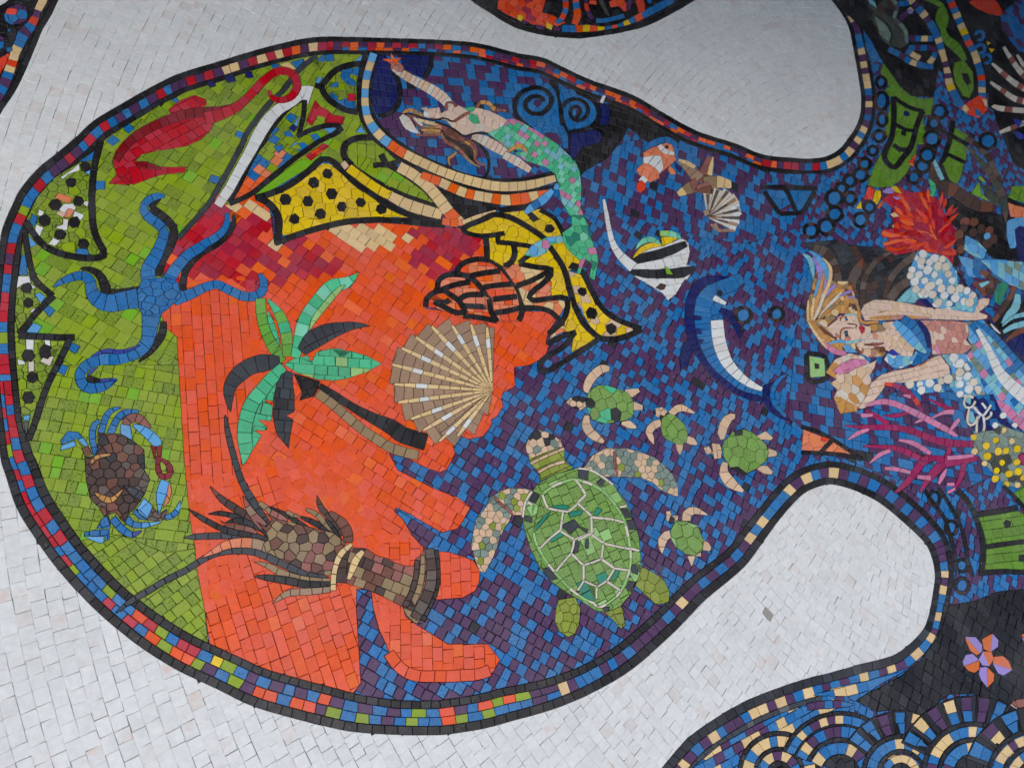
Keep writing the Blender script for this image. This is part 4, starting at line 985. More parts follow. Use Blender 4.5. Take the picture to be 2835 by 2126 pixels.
thing('large_turtle', 'large green sea turtle with ivory lines on its shell and mottled flippers', 'sea turtle')
part('head'); a('C2 1495,1600 1550,1470 1630,1438 1720,1460 1850,1540 1892,1659 C3 1892,30 1700,80 1560,180 1520,120 1500,60', wmix(SD=5, CH=1.5, GG=1.5), ('v', 78), .9)
part('neck'); a('C3 1520,120 1560,140 1700,80 1892,20 1892,170 1985,240 1800,305 1640,375 1640,290 1545,200', 'OL', ('g', -24, 116, 108)); s('C3 1545,195 1700,120 1890,40', 32, 'SD', 100); s('C3 1625,285 1750,215 1890,175', 32, 'SD', 100)
fl = wmix(SD=6, GG=4, OL=1.2)
part('flipper'); a('C3 1130,540 1240,470 1350,440 1480,450 1570,465 1500,560 1470,720 1350,722 1330,782 1280,850 1230,950 1205,1050 1165,1150 1080,1310 1020,1290 980,1170 938,1050 950,950 970,850 1000,740 1090,640', fl, ('v', 72), .9); s('C3 1170,530 1240,605 1310,655 1365,722', '25 34 34 20', 'RB', 80)
part('flipper'); a('D3 60,350 150,220 280,150 480,148 620,180 780,240 880,320 970,420 1022,530 1024,642 930,620 830,560 770,500 650,452 500,442 360,440 280,440 130,372', fl, ('v', 70), .9); s('D3 375,180 380,300 405,430', '30 30 24', 'RB', 90)
part('flipper'); a('C4 1800,50 1830,-60 2000,-90 2055,30 2042,180 2000,285 1930,322 1840,262 1796,160', 'OL', ('v', 100), .9)
part('flipper'); a('D3 640,1350 760,1408 880,1490 940,1620 930,1720 800,1745 690,1640 590,1550', 'OL', ('v', 108), .9)
part('tail'); a('D4 80,55 265,5 302,190 262,238 180,150', 'OL', ('v', 100))
part('shell')
SHELL = 'C3 1465,700 1490,575 1620,400 1800,300 2030,240 D3 130,368 250,438 370,528 450,640 520,760 580,900 622,1050 642,1250 642,1400 600,1510 540,1640 D4 250,5 180,42 90,62 0,52 C3 2060,1592 1900,1502 1750,1392 1640,1262 1540,1050 1478,850'
a(SHELL, wmix(TG=20, PG=1.6), ('g', 62, 108, 100))
a('C3 1670,500 1800,412 1990,350 D3 0,472 130,512 260,590 370,710 470,880 520,1080 540,1250 525,1400 480,1530 400,1659 D4 60,20 C3 2212,1620 2100,1580 1950,1470 1800,1310 1680,1150 1600,1000 1580,850 1620,650', wmix(TG=20, DT=.5, PG=.8), ('g', 66, 110, 102))
part('shell_rim')
for q in ('C3 1570,480 1640,510 1590,610 1520,570', 'C3 1480,720 1560,740 1560,800 1485,775', 'C3 1650,1270 1740,1250 1820,1370 1740,1385', 'C3 2030,245 2140,260 2130,370 2030,340', 'D3 190,500 240,450 285,480 235,550', 'D3 430,765 510,765 560,860 480,865', 'D3 490,880 570,875 605,975 520,980', 'D3 550,1330 640,1340 610,1440 540,1410', 'D3 510,1500 590,1510 540,1620 480,1570', 'D4 70,15 140,10 130,55 75,58'): a(q, 'SL')
for q in ('C3 1850,830 1990,760 2050,830 2130,870 2130,910 2030,840 1950,920', 'C3 1990,1000 2050,980 2030,1100 1985,1110', 'C3 2100,960 2140,960 2140,1060 2100,1060'): a(q, 'SL')
for q in ('C3 1940,690 2090,660 2060,720 1940,745', 'C3 1745,635 1870,610 1940,630 1920,670', 'C3 1590,840 1690,720 1750,680 1730,730 1600,880', 'C3 1735,960 1850,890 1900,920 1760,1000', 'D3 150,830 200,750 250,775 200,840', 'D3 330,1490 390,1380 440,1385 370,1530'): a(q, 'DT')
part('shell_line')
def iv(t, w=25, c='IV'): s(t, w, c, 115, gap=.8)
s('C3 1670,500 1800,412 1990,350 D3 0,472 130,512 260,590 370,710 470,880 520,1080 540,1250 525,1400 480,1530 395,1659 D4 40,20 C3 2200,1620 2100,1580 1950,1470 1800,1310 1680,1150 1600,1000 1578,900', 28, wmix(PG=6, IV=3), 110, gap=.8)
iv('C3 1560,480 1490,590 1466,745'); iv('C3 2030,242 D3 130,372 250,440 365,525', 22)
for t in ('C3 1720,650 1830,672 1930,685', 'C3 1930,685 2030,600 2110,520', 'C3 2030,610 2170,730', 'C3 2170,730 2170,900', 'C3 2170,900 1990,970', 'C3 1990,970 1850,880', 'C3 1850,880 1862,790 1875,690', 'C3 1850,872 1750,950 1640,1060',
          'C3 1990,970 1980,1040 1960,1110', 'C3 1960,1110 2090,1230', 'C3 2090,1230 2212,1180', 'C3 1960,1110 1880,1200 1805,1290', 'C3 2090,1230 2085,1390', 'C3 2085,1390 2020,1510', 'C3 2090,1390 2212,1440', 'C3 1665,510 1690,580 1722,650', 'C3 2000,350 2060,430 2110,520'):
    iv(t)
for t in ('D3 0,710 140,840', 'D3 140,840 142,1020', 'D3 142,1020 0,1082', 'D3 150,855 330,870 470,905', 'D3 142,1030 270,1120', 'D3 270,1120 450,1160 630,1190', 'D3 260,1130 240,1280', 'D3 240,1280 60,1342', 'D3 60,1342 0,1290', 'D3 240,1280 370,1372', 'D3 370,1372 510,1392',
          'D3 60,1342 60,1500', 'D3 60,1500 200,1562', 'D3 200,1562 300,1500', 'D3 300,1500 370,1382', 'D3 60,1500 0,1600', 'D3 190,1570 190,1690', 'D3 300,1510 440,1600', 'D3 85,620 0,700', 'D3 425,750 500,735', 'D3 540,1170 630,1195', 'C3 1515,590 1585,625'):
    iv(t)

thing('salmon_triangle', 'salmon triangle outlined in black beside the small turtle', 'triangle')
a('E2 -40,1430 230,1535 400,1640 480,1720 E3 0,65 -60,55', 'SA', ('v', 150)); bl('E2 -60,1405 100,1450 300,1560 450,1659 E3 560,150', 42); bl('E3 -60,80 200,92 400,112 560,150', 42); bl('E2 250,1550 190,1610 120,1690', 42); a('E2 150,1500 235,1530 200,1560 140,1545', 'RO')
thing('pale_square', 'pale green square tile frame outlined black beside the pink conch', 'square')
bl('E2 -5,660 180,690 205,900 15,930 -5,660', 44, 80); a('E2 20,680 175,710 185,890 30,905', 'PG'); a('E2 75,755 120,765 120,812 80,812', 'CH')

# ------------------------------------------------------------------ right side of the design
dark = thing('night_field', 'black mosaic ground in the upper far corner behind striped spines', None, None, 'structure')
a('E0 240,-700 330,60 560,300 760,620 900,900 1080,990 1290,990 1330,700 1380,750 1480,1000 1560,1020 1720,1020 1850,950 1850,1100 1900,1130 1940,1260 2040,1500 2100,1659 E1 2212,260 2900,300 E0 2900,-700', wmix(K=7, CH=1), ('g', 20, 72, 66))
a('E0 1970,150 2050,80 2150,0 2300,-40 2300,560 2150,520 2060,400 1980,290', seacol, ('g', 10, 66, 60))
blackf = thing('black_field', 'charcoal black mosaic ground around the orange and lilac flower', None, None, 'structure')
a('E3 1440,1640 1700,1600 1950,1500 2250,1470 E4 2600,-200 2900,2200 2600,2200 2260,1300 2050,1080 1900,1000 1680,900 1450,900 1250,1060 1150,1220 900,1060 700,1080 480,960 700,850 950,720 1150,560 1330,320 1400,150', wmix(K=7, CH=1), ('g', 36, 108, 96), 1.2)
mid = thing('cave_field', 'black and slate mosaic hollow below the red coral', None, None, 'structure')
a('E1 1390,560 1500,540 1800,670 2000,720 2600,700 2600,1250 2140,1180 1900,1170 1820,1100 1700,950 1520,1260 1740,1600 2000,1700 E2 1900,200 1700,100 1500,-200 E1 1480,1200 1530,860 1440,790', wmix(K=6, CH=1.4), ('g', 30, 74, 70))
a('E2 1830,340 1900,300 2100,100 2300,0 2600,0 2600,900 2212,820 2050,620', wmix(K=3, NV=2), ('g', 40, 74, 70))
a('E1 -40,1000 300,975 480,1030 760,1050 900,1120 1130,1050 1140,1180 1030,1280 1070,1440 900,1600 700,1660 560,1720 E2 440,60 E1 430,1430 300,1400 250,1300 150,1130 20,1080', wmix(SL=3, CH=3, DB=1), ('g', 60, 76, 70))
part('arch')
s('E1 60,1050 150,1080 225,1150 285,1250 315,1340 300,1420', '70 92 96 94 90 80', 'UM DB', 80); s('E1 565,1170 505,1290 450,1430 480,1530', '30 110 104 70', 'BR UM', 80)
s('E1 860,1095 720,1180 620,1300 570,1450 570,1640', '30 60 64 66 66', 'UM DB', 80); s('E1 1120,1120 960,1240 850,1380 800,1570', '80 74 70 66', 'UM DB', 78); s('E1 1050,1385 930,1465 840,1580', '80 96 96', 'UM BR', 80)

# sea life of the upper right
thing('grey_creature', 'dark grey and olive shell creature in the upper corner by the border', 'creature')
part('body'); a('E0 560,-40 700,60 860,-60 900,80 880,190 990,300 1040,450 960,492 840,472 740,382 660,200 600,80', wmix(DO=5, DB=1, CH=1), ('v', 76))
part('rim'); s('E0 870,-20 920,80 890,180 970,270 1010,340 1020,440', 42, 'GG GY', 75); part('leaf'); a('E0 690,165 800,250 862,360 835,432 740,350', 'GG', ('v', 80)); bl('E0 700,160 810,240 868,350 845,440', 14, 90); a('E0 610,-20 690,20 712,90 640,40', 'CY')
thing('squared_arch', 'arched band of blue, cream and yellow squares on the black ground', 'band', 'bands of small squares in the black corner')
part('band')
s('E0 1040,-20 1110,60 1190,150 1270,260 1330,380 1372,500 1410,620 1430,720 1452,850 1505,970 1570,1075 1660,1140', '70 78 80 80 78 78 76 76 80 84 70 50', wmix(B=5, P=2.2, C=2, Y=.8, LG=.5), 62, gap=.9)
bl('E0 1240,150 1330,270 1390,420 1430,580 1480,760 1500,850', 12, 80)
thing('squared_hook', 'hooked band of red, cream and blue squares with a striped red tip', 'band', 'bands of small squares in the black corner')
part('band'); s('E0 1440,-30 1490,70 1545,200 1600,330 1650,440 1710,550 1750,680 1780,800 1785,920 1790,1020', 76, wmix(B=4, C=2, Y=1.3, RO=2.2, P=1), 62, gap=.9)
part('tip'); a('E0 1560,1105 1640,1045 1740,980 1830,1000 1842,1120 1760,1205 1650,1170', wmix(RO=5, C=3, B=.6), ('v', 58), .9)
thing('blue_window', 'blue barred window motif with cream squares on the black dome', 'motif')
for t in ('E0 930,40 1040,35', 'E0 940,190 1000,150 1075,90', 'E0 1035,390 1160,395 1285,395', 'E0 1035,490 1160,490 1285,490', 'E0 1285,480 1300,570 1240,650', 'E0 830,500 950,565 1060,632 1190,672 1290,680', 'E0 1010,520 1080,560 1150,600'):
    s(t, 58, wmix(B=6, P=2, C=2), 62, gap=.9)
dot('E0', 1055, 118, 32, 'LI')
thing('green_pod', 'green bean-like pods on a stem between the squared bands', 'plant')
s('E0 1180,-20 1300,20 1370,60 1395,120', '30 46 52 60', 'LG', 70); a('E0 1310,150 1340,85 1420,95 1452,200 1420,300 1360,310 1308,220', 'LG', ('v', 66)); s('E0 1380,290 1420,400 1510,475 1570,550 1610,620', '50 84 104 76 50', 'LG', 64)
a('E0 1505,640 1600,615 1690,740 1702,900 1660,1002 1590,980 1508,840 1488,720', 'LG', ('v', 66)); a('E0 1580,745 1640,750 1672,850 1632,872 1590,812', 'K')
thing('red_fin', 'red orange fin at the upper edge above the black ground', 'fin')
a('E0 1650,20 1800,-40 1930,10 2000,120 1970,168 1830,132 1720,82', 'RO', ('v', 90))
thing('blue_curl', 'row of small blue curls and yellow chips beside the squared hook', 'motif')
for x, y in ((1760, 365), (1770, 500), (1830, 600)): arc('E0', x, y, 45, -120, 170, 36, 'B', 50)
a('E0 1830,420 1880,440 1840,470', 'Y'); a('E0 1850,495 1915,505 1880,545', 'Y')
thing('striped_spine', 'fan of white and brown banded spines on the black ground', 'spines')
for t, w in (('E0 2005,480 2080,600 2150,700 2260,830', '30 50 56 60'), ('E0 1885,648 2000,752 2120,850 2280,940', '25 50 58 66'), ('E0 1868,838 2000,930 2120,1010 2280,1050', '25 46 60 64'), ('E0 1875,1075 2000,1112 2280,1135', '30 56 52'), ('E0 1965,1352 2100,1300 2280,1230', '34 48 52'), ('E0 2140,560 2190,640 2280,780', '20 40 50')):
    s(t, w, seq('IV IV RB'), 68, gap=.9)
a('E0 2100,1210 2170,1225 2212,1270 2150,1310', 'IN', ('v', 60)); a('E0 2110,1350 2200,1340 2212,1420 2160,1425', 'IN', ('v', 60))
thing('blue_wedge', 'thin blue wedge between the border and the grey creature', 'wedge')
a('E0 570,310 660,430 770,635 660,625 600,500', 'B', ('v', 80)); a('E0 655,655 745,650 730,720 670,740', 'B')

def castle(lab): thing('green_castle', lab, 'castle', 'green tower shapes with black lines')
castle('tall green tower with a black outlined face below the black dome')
part('wall')
a('E0 745,735 780,650 860,760 940,880 1050,975 1180,1010 1290,1000 1290,1060 1260,1175 1200,1180 1180,1270 1225,1312 1180,1400 1212,1475 1120,1472 1110,1600 E1 1120,100 1020,290 940,380 860,430 690,440 612,410 680,230 790,20 E0 750,1600 830,1420 790,1320 830,1150 860,1000 785,930 840,880', 'LG', ('v', 74), .9)
part('line')
bl('E0 880,985 885,1200 862,1400 E1 785,110 830,200 900,232 980,130 E0 1060,1500 1120,1280 1185,1130', 56, 80); bl('E0 890,1000 1040,1095 1190,1135', 44, 80); bl('E0 900,1270 1000,1322 1090,1335', 40); bl('E0 880,1480 950,1530 1020,1530', 50); dot('E0', 1015, 1160, 34, 'NV'); a('E0 960,1330 1010,1340 1010,1390 960,1380', 'K')
castle('green window pane shape with black bars beside the driftwood')
a('E0 1500,1295 1640,1385 1620,1640 E1 1600,200 1570,330 1522,425 1440,360 1375,210 1450,100 E0 1440,1560', 'LG', ('v', 80), .9); bl('E1 1430,100 1520,140 1610,185', 40); bl('E0 1492,1230 1450,1450 1385,1640 E1 1365,200 1430,370 1530,435', 52, 80); bl('E0 1200,1310 1330,1320 1500,1400 1640,1480', 46, 80)
thing('green_wedge', 'green pointed leaves beside the diagonal driftwood branch', 'leaf')
a('E1 1670,500 1752,380 1780,500 1870,590 1760,540', 'LM', ('v', 90)); a('E1 1740,340 1770,320 1830,390 1790,380', 'LM'); a('E0 1510,1300 1640,1390 1600,1420 1500,1330', 'LG')
a('E1 2050,540 2090,430 2150,420 2300,440 2300,610 2180,590', 'LG', ('v', 84)); bl('E1 2050,560 2130,600 2260,640', 46); a('E1 2050,590 2130,625 2300,660 2300,740 2120,750 2075,755', 'SA', ('v', 80))

thing('driftwood', 'brown driftwood branch running down from the green panes', 'branch')
part('branch'); s('E1 1250,190 1295,330 1350,440', '50 96 130', 'BR DB', 82); part('branch'); s('E1 1350,450 1500,470 1650,570 1760,625 1900,640', '190 130 130 120 90', 'BR DB', 90); part('branch'); s('E1 1640,30 1790,190 1900,350 1980,500 2020,650 2025,800', '20 60 84 90 80 8', 'UM DO', 85); part('branch'); s('E0 1620,1420 1740,1480 1830,1580 E1 1880,190 1980,380', '40 60 66 60 40', 'DB UM', 85)
a('E1 1760,400 1880,430 1960,560 1960,640 1850,570', 'DO', ('v', 80))
s('E1 1240,355 1290,440 1262,565', '12 74 12', 'TE', 90); s('E1 1285,145 1340,270 1385,362', '36 48 44', 'CY', 100); a('E1 1090,115 1120,120 1085,170 1090,230 1030,185', 'SA RO', ('v', 60))
thing('red_coral', 'bristling red and orange coral with pointed shards', 'coral')
a('E1 760,560 940,430 1050,490 1150,485 1240,510 1315,555 1390,680 1450,800 1520,865 1532,960 1450,1040 1530,1090 1500,1150 1485,1235 1420,1210 1350,1120 1150,1080 900,1132 790,1055 780,1000 880,960 755,940 755,880 880,855 890,790 865,700 880,650 800,600', wmix(R=4, MR=3, RO=2), ('v', 62), .9)
part('shard')
_cx, _cy = 1330, 960
for k in range(76):
    an = R.uniform(2.6, 5.6)
    rr = R.uniform(60, 520)
    x, y = _cx + rr * math.cos(an), _cy + rr * .98 * math.sin(an)
    L_ = R.uniform(110, 190); an2 = an + R.uniform(-.35, .35)
    q = [(x - .5 * L_ * math.cos(an2), y - .5 * L_ * math.sin(an2)), (x, y), (x + .5 * L_ * math.cos(an2), y + .5 * L_ * math.sin(an2))]
    if y > 1100 or x > 1500 or x < 800 or y < 470 or (x < 900 and y > 620 and y < 850): continue
    s('E1 ' + ' '.join('%d,%d' % p for p in q), '14 44 8', R.choice(['RO', 'RO', 'R', 'O2', 'MR']), 400, gap=.8)
for t in ('E1 780,1020 880,990 1060,970', 'E1 760,900 860,930 960,930', 'E1 800,1060 900,1080 1040,1040', 'E1 1380,1100 1450,1110 1530,1120', 'E1 1400,1060 1470,1020 1530,960'): s(t, '40 46 12', 'RO O2', 300, gap=.8)
thing('coloured_blocks', 'row of red, yellow and lilac blocks beside the red coral', 'blocks')
a('E1 578,560 620,425 690,460 665,565', 'RO', ('g', 20, 80, 110)); a('E1 668,570 695,470 750,470 755,530 715,622', 'Y', ('g', 20, 80, 110)); a('E1 755,480 820,440 900,450 880,500 800,500', 'LI', ('v', 90)); a('E1 850,430 910,420 972,505 900,480', 'Y'); a('E1 497,650 550,570 560,660', 'Y'); a('E1 715,640 775,560 770,620 730,660', 'O2'); a('E1 870,530 960,545 920,570', 'LI'); a('E1 845,710 890,690 945,735 880,745', 'C'); a('E1 835,860 880,810 885,850', 'C')

BUB = 'bubble rings in the sea'
def bubble(cr, x, y, r, ry=None, lab='', w=34):
    thing('bubble', lab, 'bubble', BUB)
    ry = ry or r
    part('ring')
    k = 10
    s(cr + ' ' + ' '.join('%.1f,%.1f' % (x + (r + w * .5) * math.cos(6.2832 * i / k), y + (ry + w * .5) * math.sin(6.2832 * i / k)) for i in range(k)), w, wmix(K=4, DB=1), 60, closed=True, gap=.9)
    cur['part'] = None
    dot(cr, x, y, r, 'B', 9, ry, .7)
for x, y, r, l in ((585,200,44,'black ringed blue bubble highest in the cluster below the squared border bend'),(545,310,52,'black ringed blue bubble right beside the green tower foot'),(435,370,44,'black ringed blue bubble third down the slanting cluster'),
        (350,450,40,'small black ringed blue bubble just above the largest one'),(275,550,66,'largest black ringed blue bubble in the middle of the cluster'),(440,550,46,'black ringed blue bubble between the largest bubble and the colour blocks'),
        (635,640,42,'black ringed blue bubble touching the yellow block by the red coral'),(545,770,52,'black ringed blue bubble just below the yellow chip near the coral'),(280,710,56,'tall black ringed blue bubble right under the largest one'),
        (195,840,62,'black ringed blue bubble above the grey arches over the blonde hair'),(40,880,54,'lowest black ringed blue bubble, at the far end of the cluster')): bubble('E1', x, y, r, lab=l)
for x, y, r, ry, l in ((755,840,34,40,'highest small bubble in the column along the squared border'),(760,1030,46,74,'tall oval bubble, second in the column along the squared border'),(765,1220,32,52,'narrow oval bubble, third in the column along the squared border'),
        (735,1390,40,42,'round bubble, fourth in the column along the squared border'),(670,1540,32,32,'lowest tiny bubble in the column along the squared border')): bubble('E0', x, y, r, ry, l)
for x, y, r, l in ((1275,1420,62,'large black ringed bubble between the tall tower and the barred pane'),(1350,1140,50,'black ringed bubble under the dark dome, beside the tower top'),(1295,1260,42,'smaller black ringed bubble just below the one under the dome'),
        (1845,1440,64,'lone black ringed bubble below the hooked band')): bubble('E0', x, y, r, lab=l)
for x, y, r, l in ((1090,335,44,'black ringed bubble directly above the red coral tips'),(1180,220,50,'black ringed bubble beside the salmon chip above the coral'),(1225,110,56,'black ringed bubble next to the pale stick above the coral')): bubble('E1', x, y, r, lab=l)
for x, y, r, l in ((1690,450,62,'large blue bubble ringed in black in front of the dolphin belly'),(2030,440,50,'smaller blue bubble ringed in black between dolphin and mermaid')): bubble('D2', x, y, r, lab=l)
for x, y, r, ry, l in ((1470,850,44,54,'upper middle ringed oval in the strip along the lower border'),(1582,1232,42,46,'smallest ringed oval in the strip along the lower border'),(1582,1440,52,62,'largest ringed oval at the bottom of the border strip'),(1300,545,40,48,'topmost ringed oval of the border strip, under the pink coral')): bubble('E3', x, y, r, ry, l)
thing('blue_trapezoid', 'small blue trapezoid outlined in black near the top border', 'block')
a('D1 1920,650 2120,655 2180,790 2060,850', 'B', ('v', 100)); a('P 2185,526 2250,528 2222,580 2208,582', 'B', ('v', 90)); bl('P 2106,519 2180,518 2264,523', 48); bl('P 2116,530 2140,565 2160,592', 48); bl('P 2160,592 2200,590 2224,584 2256,530', 42); bl('P 2176,524 2194,560 2205,588', 42)

thing('pink_conch', 'cream and pink conch shell beside the blonde mermaid hair', 'seashell')
part('shell'); a('E2 188,850 280,720 420,655 560,680 640,760 705,725 690,800 640,880 662,960 620,1080 520,1205 505,1252 340,1272 270,1110 305,1020 228,960 300,920', wmix(SD=3, SK=3, OC=1.6, IV=1), ('v', 96), .9)
part('mouth'); a('E2 258,840 350,760 460,708 600,720 612,765 500,805 420,852 330,872', 'PK', ('g', 60, 110, 66), .9); part('tip'); a('E2 270,1110 340,1100 420,1150 515,1200 500,1252 340,1272', 'OC', ('v', 80), .9)

thing('blonde_mermaid', 'blonde mermaid with blue top, red lips and long pale blue tail', 'mermaid')
part('tail')
a('E2 1640,340 1800,315 1900,450 2050,600 2250,790 2600,1100 2600,1700 2212,1430 2000,1290 1850,1090 1700,880 1610,700 1690,590 1640,500', wmix(LB=5, GG=1.5, CY=2, PK=1.2, B=1), ('g', 52, 76, 70), .9)
s('E2 1735,410 1820,560 1900,720 1965,850 2100,1000 2400,1230', '40 62 84 104 130 170', 'W', 84, gap=.9); s('E2 1720,335 1870,440 2050,640 2250,860 2400,1000', '40 66 70 80 90', 'B', 80)
s('E2 1930,1140 2030,1220 2140,1330 2260,1430', '30 84 90 90', 'PK', 80)
part('arm')
s('E2 700,1000 860,868 1050,838 1200,770 1370,690', '40 60 60 64 60', 'RS RB', 66, gap=.9); a('E2 520,1210 600,1100 650,960 760,870 900,835 1150,785 1300,690 1360,680 1450,790 1460,880 1300,925 1000,955 820,955 750,1060 640,1195 560,1222', wmix(SK=10, RS=.25, SD=1), ('g', -14, 70, 62), .8)
part('arm')
a('E2 545,230 580,160 680,110 820,113 1000,140 1200,185 1400,200 1600,200 1700,150 1780,90 1862,100 1850,160 1755,238 1842,270 1832,305 1700,320 1400,312 1100,302 900,312 700,322 590,320', wmix(SK=10, RS=.25, SD=1), ('g', 5, 72, 62), .8)
s('E2 640,300 800,290 1000,285 1250,300', '20 42 40 15', 'RS OC', 66, gap=.8)
part('torso')
a('E2 770,340 880,330 1000,420 1100,600 1060,720 960,705 800,620 780,480', wmix(SK=6, RS=1.4, SD=2), ('v', 66), .9)
a('E2 1150,320 1320,320 1500,325 1640,345 1655,470 1620,525 1690,590 1600,662 1280,665 1260,520 1230,420', wmix(RS=7, SK=2, PK=.5), ('v', 64), .9)
part('top')
s('E2 960,310 1080,400 1180,520 1240,660', '120 150 150 60', 'B', 84, gap=.9); s('E2 1130,330 1215,440 1252,600', '40 66 40', 'NV', 80, gap=.9); s('E2 890,335 1000,440 1100,550 1215,655', '60 104 100 25', 'LB CY', 76, gap=.9)
a('E2 1055,780 1130,640 1255,690 1150,770', 'B', ('v', 80)); a('E2 785,720 830,640 950,680 1070,690 1115,625 1130,660 1070,760 960,810 870,800', wmix(W=2, LB=3, CY=2), ('v', 74), .9); a('E2 815,650 870,610 945,670 880,680', 'IN')
part('hair')
hc = wmix(OC=6, T=1.6, BR=.8, C=1.6)
a('M2 50,890 70,640 120,480 140,330 230,230 330,260 370,420 430,415 570,425 610,560 650,640 700,800 700,890 600,800 440,790 330,920 150,960', hc, ('v', 62), .7)
a('M3 60,90 300,60 420,70 320,190 340,250 460,340 700,350 640,420 1000,470 960,530 780,545 680,500 600,470 430,510 330,450 240,400 140,260', hc, ('v', 60), .7)
for t, w, c_ in (('M2 10,95 85,150 125,260 137,395', '10 52 52 8', 'CY'), ('M2 122,135 190,225 215,330 205,410', '15 60 58 36', 'LI'), ('M2 205,405 175,520 145,610', '36 36 26', 'LB'), ('M2 142,610 128,720 118,860', '28 34 22', 'C'),
                 ('M2 92,55 180,130 250,220 295,330 290,405', '10 52 54 52 28', 'LB'), ('M2 288,405 270,480 252,570', '28 32 12', 'LI'), ('M2 240,385 215,520 180,640 158,770', '20 40 44 20', 'OC'), ('M2 243,140 320,230 342,330 320,440 270,560', '10 32 40 40 38', 'C'),
                 ('M2 268,560 230,660 180,790 138,870', '36 36 36 18', 'IV'), ('M2 405,455 340,510 288,595', '34 36 12', 'LI'), ('M2 490,515 370,570 290,660 235,750', '30 54 46 18', 'OC'), ('M2 475,550 400,620 300,720 195,850', '38 42 38 18', 'IV'),
                 ('M2 585,525 510,560 445,595', '30 36 12', 'LI'), ('M2 625,600 545,605', '26 22', 'LI'), ('M2 455,620 390,690 290,780 195,865', '30 42 42 18', 'OC T'), ('M2 420,425 480,440 540,430', '20 40 20', 'C'), ('M2 78,640 70,760 72,885', '16 28 24', 'C'),
                 ('M2 560,640 640,700 680,800 680,890', '30 34 34 30', 'OC BR'), ('M2 610,680 640,760', '24 26', 'SL'), ('M2 560,720 600,790', '34 20', 'C'),
                 ('M3 78,130 150,250 240,370 305,445', '22 30 30 16', 'C'), ('M3 115,130 220,265 340,370', '34 52 34', 'OC'), ('M3 150,120 270,240 410,330', '20 40 26', 'T BR'), ('M3 200,130 260,160 320,190', '26 36 14', 'IV'),
                 ('M3 262,360 340,450 430,488 525,500', '16 52 60 44', 'PK'), ('M3 665,0 672,80 720,140 900,130', '30 32 34 22', 'OC BR'), ('M3 1000,0 900,20', '8 8', 'OC')): s(t, w, c_, 84, gap=.6)
a('M3 780,165 900,148 992,210 950,242 860,252 795,232', 'OC T', ('v', 60), .6)
part('neck')
a('M3 760,262 980,240 1010,330 970,440 760,440 690,470 630,420 650,385 720,340', wmix(SK=4, RS=2, SD=1), ('v', 60), .6); s('M3 735,352 850,350 955,362', '24 36 14', 'IV', 90, gap=.6); s('M3 735,395 850,398 965,380', '16 30 12', 'RB BR', 80, gap=.6); a('M3 840,425 960,420 1000,480 900,490', 'BR T', ('v', 50), .6); a('M3 720,450 800,440 950,535 780,545 700,500', wmix(SD=2, RS=2, SK=2), ('v', 62), .6)
part('face')
a('M3 298,190 340,150 440,60 520,36 640,40 662,120 680,160 742,178 802,190 806,250 745,322 650,362 540,362 460,332 380,300 325,245', wmix(SK=9, RS=.6, SD=.6), ('v', 50), .4)
s('M3 790,180 800,240 750,310 660,350', '10 24 24 12', 'IV', 60, gap=.4)
a('M3 486,72 520,62 542,108 512,128', 'CH', gap=.3); a('M3 502,84 522,80 528,104 512,110', 'B', gap=.3); a('M3 498,242 536,234 544,290 512,312', 'CH', gap=.3); a('M3 508,256 530,252 534,280 514,288', 'B', gap=.3)
s('M3 456,330 455,240 500,202 610,206', '8 16 16 8', 'RB', 60, gap=.3); s('M3 448,125 468,75 500,50', '8 15 8', 'RB', 60, gap=.3); s('M3 535,150 630,160 645,190 630,210', 12, 'DB', 60, gap=.3); s('M3 300,185 350,140 420,90', '12 22 12', 'RS BR', 60, gap=.3); s('M3 500,45 580,42 650,50', '10 18 8', 'CY', 70, gap=.3)
a('M3 692,158 740,200 732,252 700,272 664,200', 'R MR', ('v', 42), .4)
s('M3 318,388 420,355 560,372 710,338', '18 30 30 10', 'LB CY', 80, gap=.5); a('M3 478,402 560,398 655,490 520,482', 'LB', ('v', 56), .6)

thing('white_foam', 'cluster of round white pebbles above the blonde mermaid arm', 'foam', 'white pebble foam')
part('water'); a('E1 1130,1080 1420,1150 1530,1290 1540,1430 1720,1510 1750,1600 1700,1720 1300,1659 1100,1560 1020,1330', wmix(LB=4, CY=3, B=1, W=1), ('v', 66), .9); a('E1 910,1600 1000,1500 1080,1440 1130,1580 1100,1620', 'CY', ('v', 110)); a('E1 1130,1570 1220,1570 1320,1690 1180,1620', 'NV')
part('pebble'); dots('E1', '1180,1120 1300,1160 1380,1170 1250,1200 1170,1190 1340,1240 1070,1280 1050,1340 1140,1330 1230,1280 1200,1390 1100,1400 1110,1480 1190,1500 1260,1440 1300,1330 1440,1320 1480,1390 1280,1530 1400,1540 1470,1480 1560,1470 1630,1490 1510,1570 1600,1600 1340,1610 1450,1625 1350,1400 1370,1470 1690,1540 1660,1610 1420,1250', 46, 'W W IV', 8)
thing('white_foam', 'patch of white pebbles below the blonde mermaid forearm', 'foam', 'white pebble foam')
part('water'); a('E2 1370,670 1620,660 1700,780 1800,1000 1820,1080 1700,1095 1560,1105 1450,990 1480,820', wmix(LB=4, CY=3, GG=1, W=2), ('v', 70), .9); a('E2 980,960 1400,900 1410,1050 1150,1065', wmix(LB=3, B=1, CY=1), ('v', 66), .9)
part('pebble'); dots('E2', '1050,970 1150,970 1250,960 1370,940 1170,1030 1330,1010 1440,920 1560,970 1560,1070 1640,890 1700,950 1740,1030 1640,790 1560,850 1500,700 1650,1020 1560,760', 46, 'W W IV', 8)
thing('white_lace', 'white looped lace coral on navy beside the pale tail', 'coral')
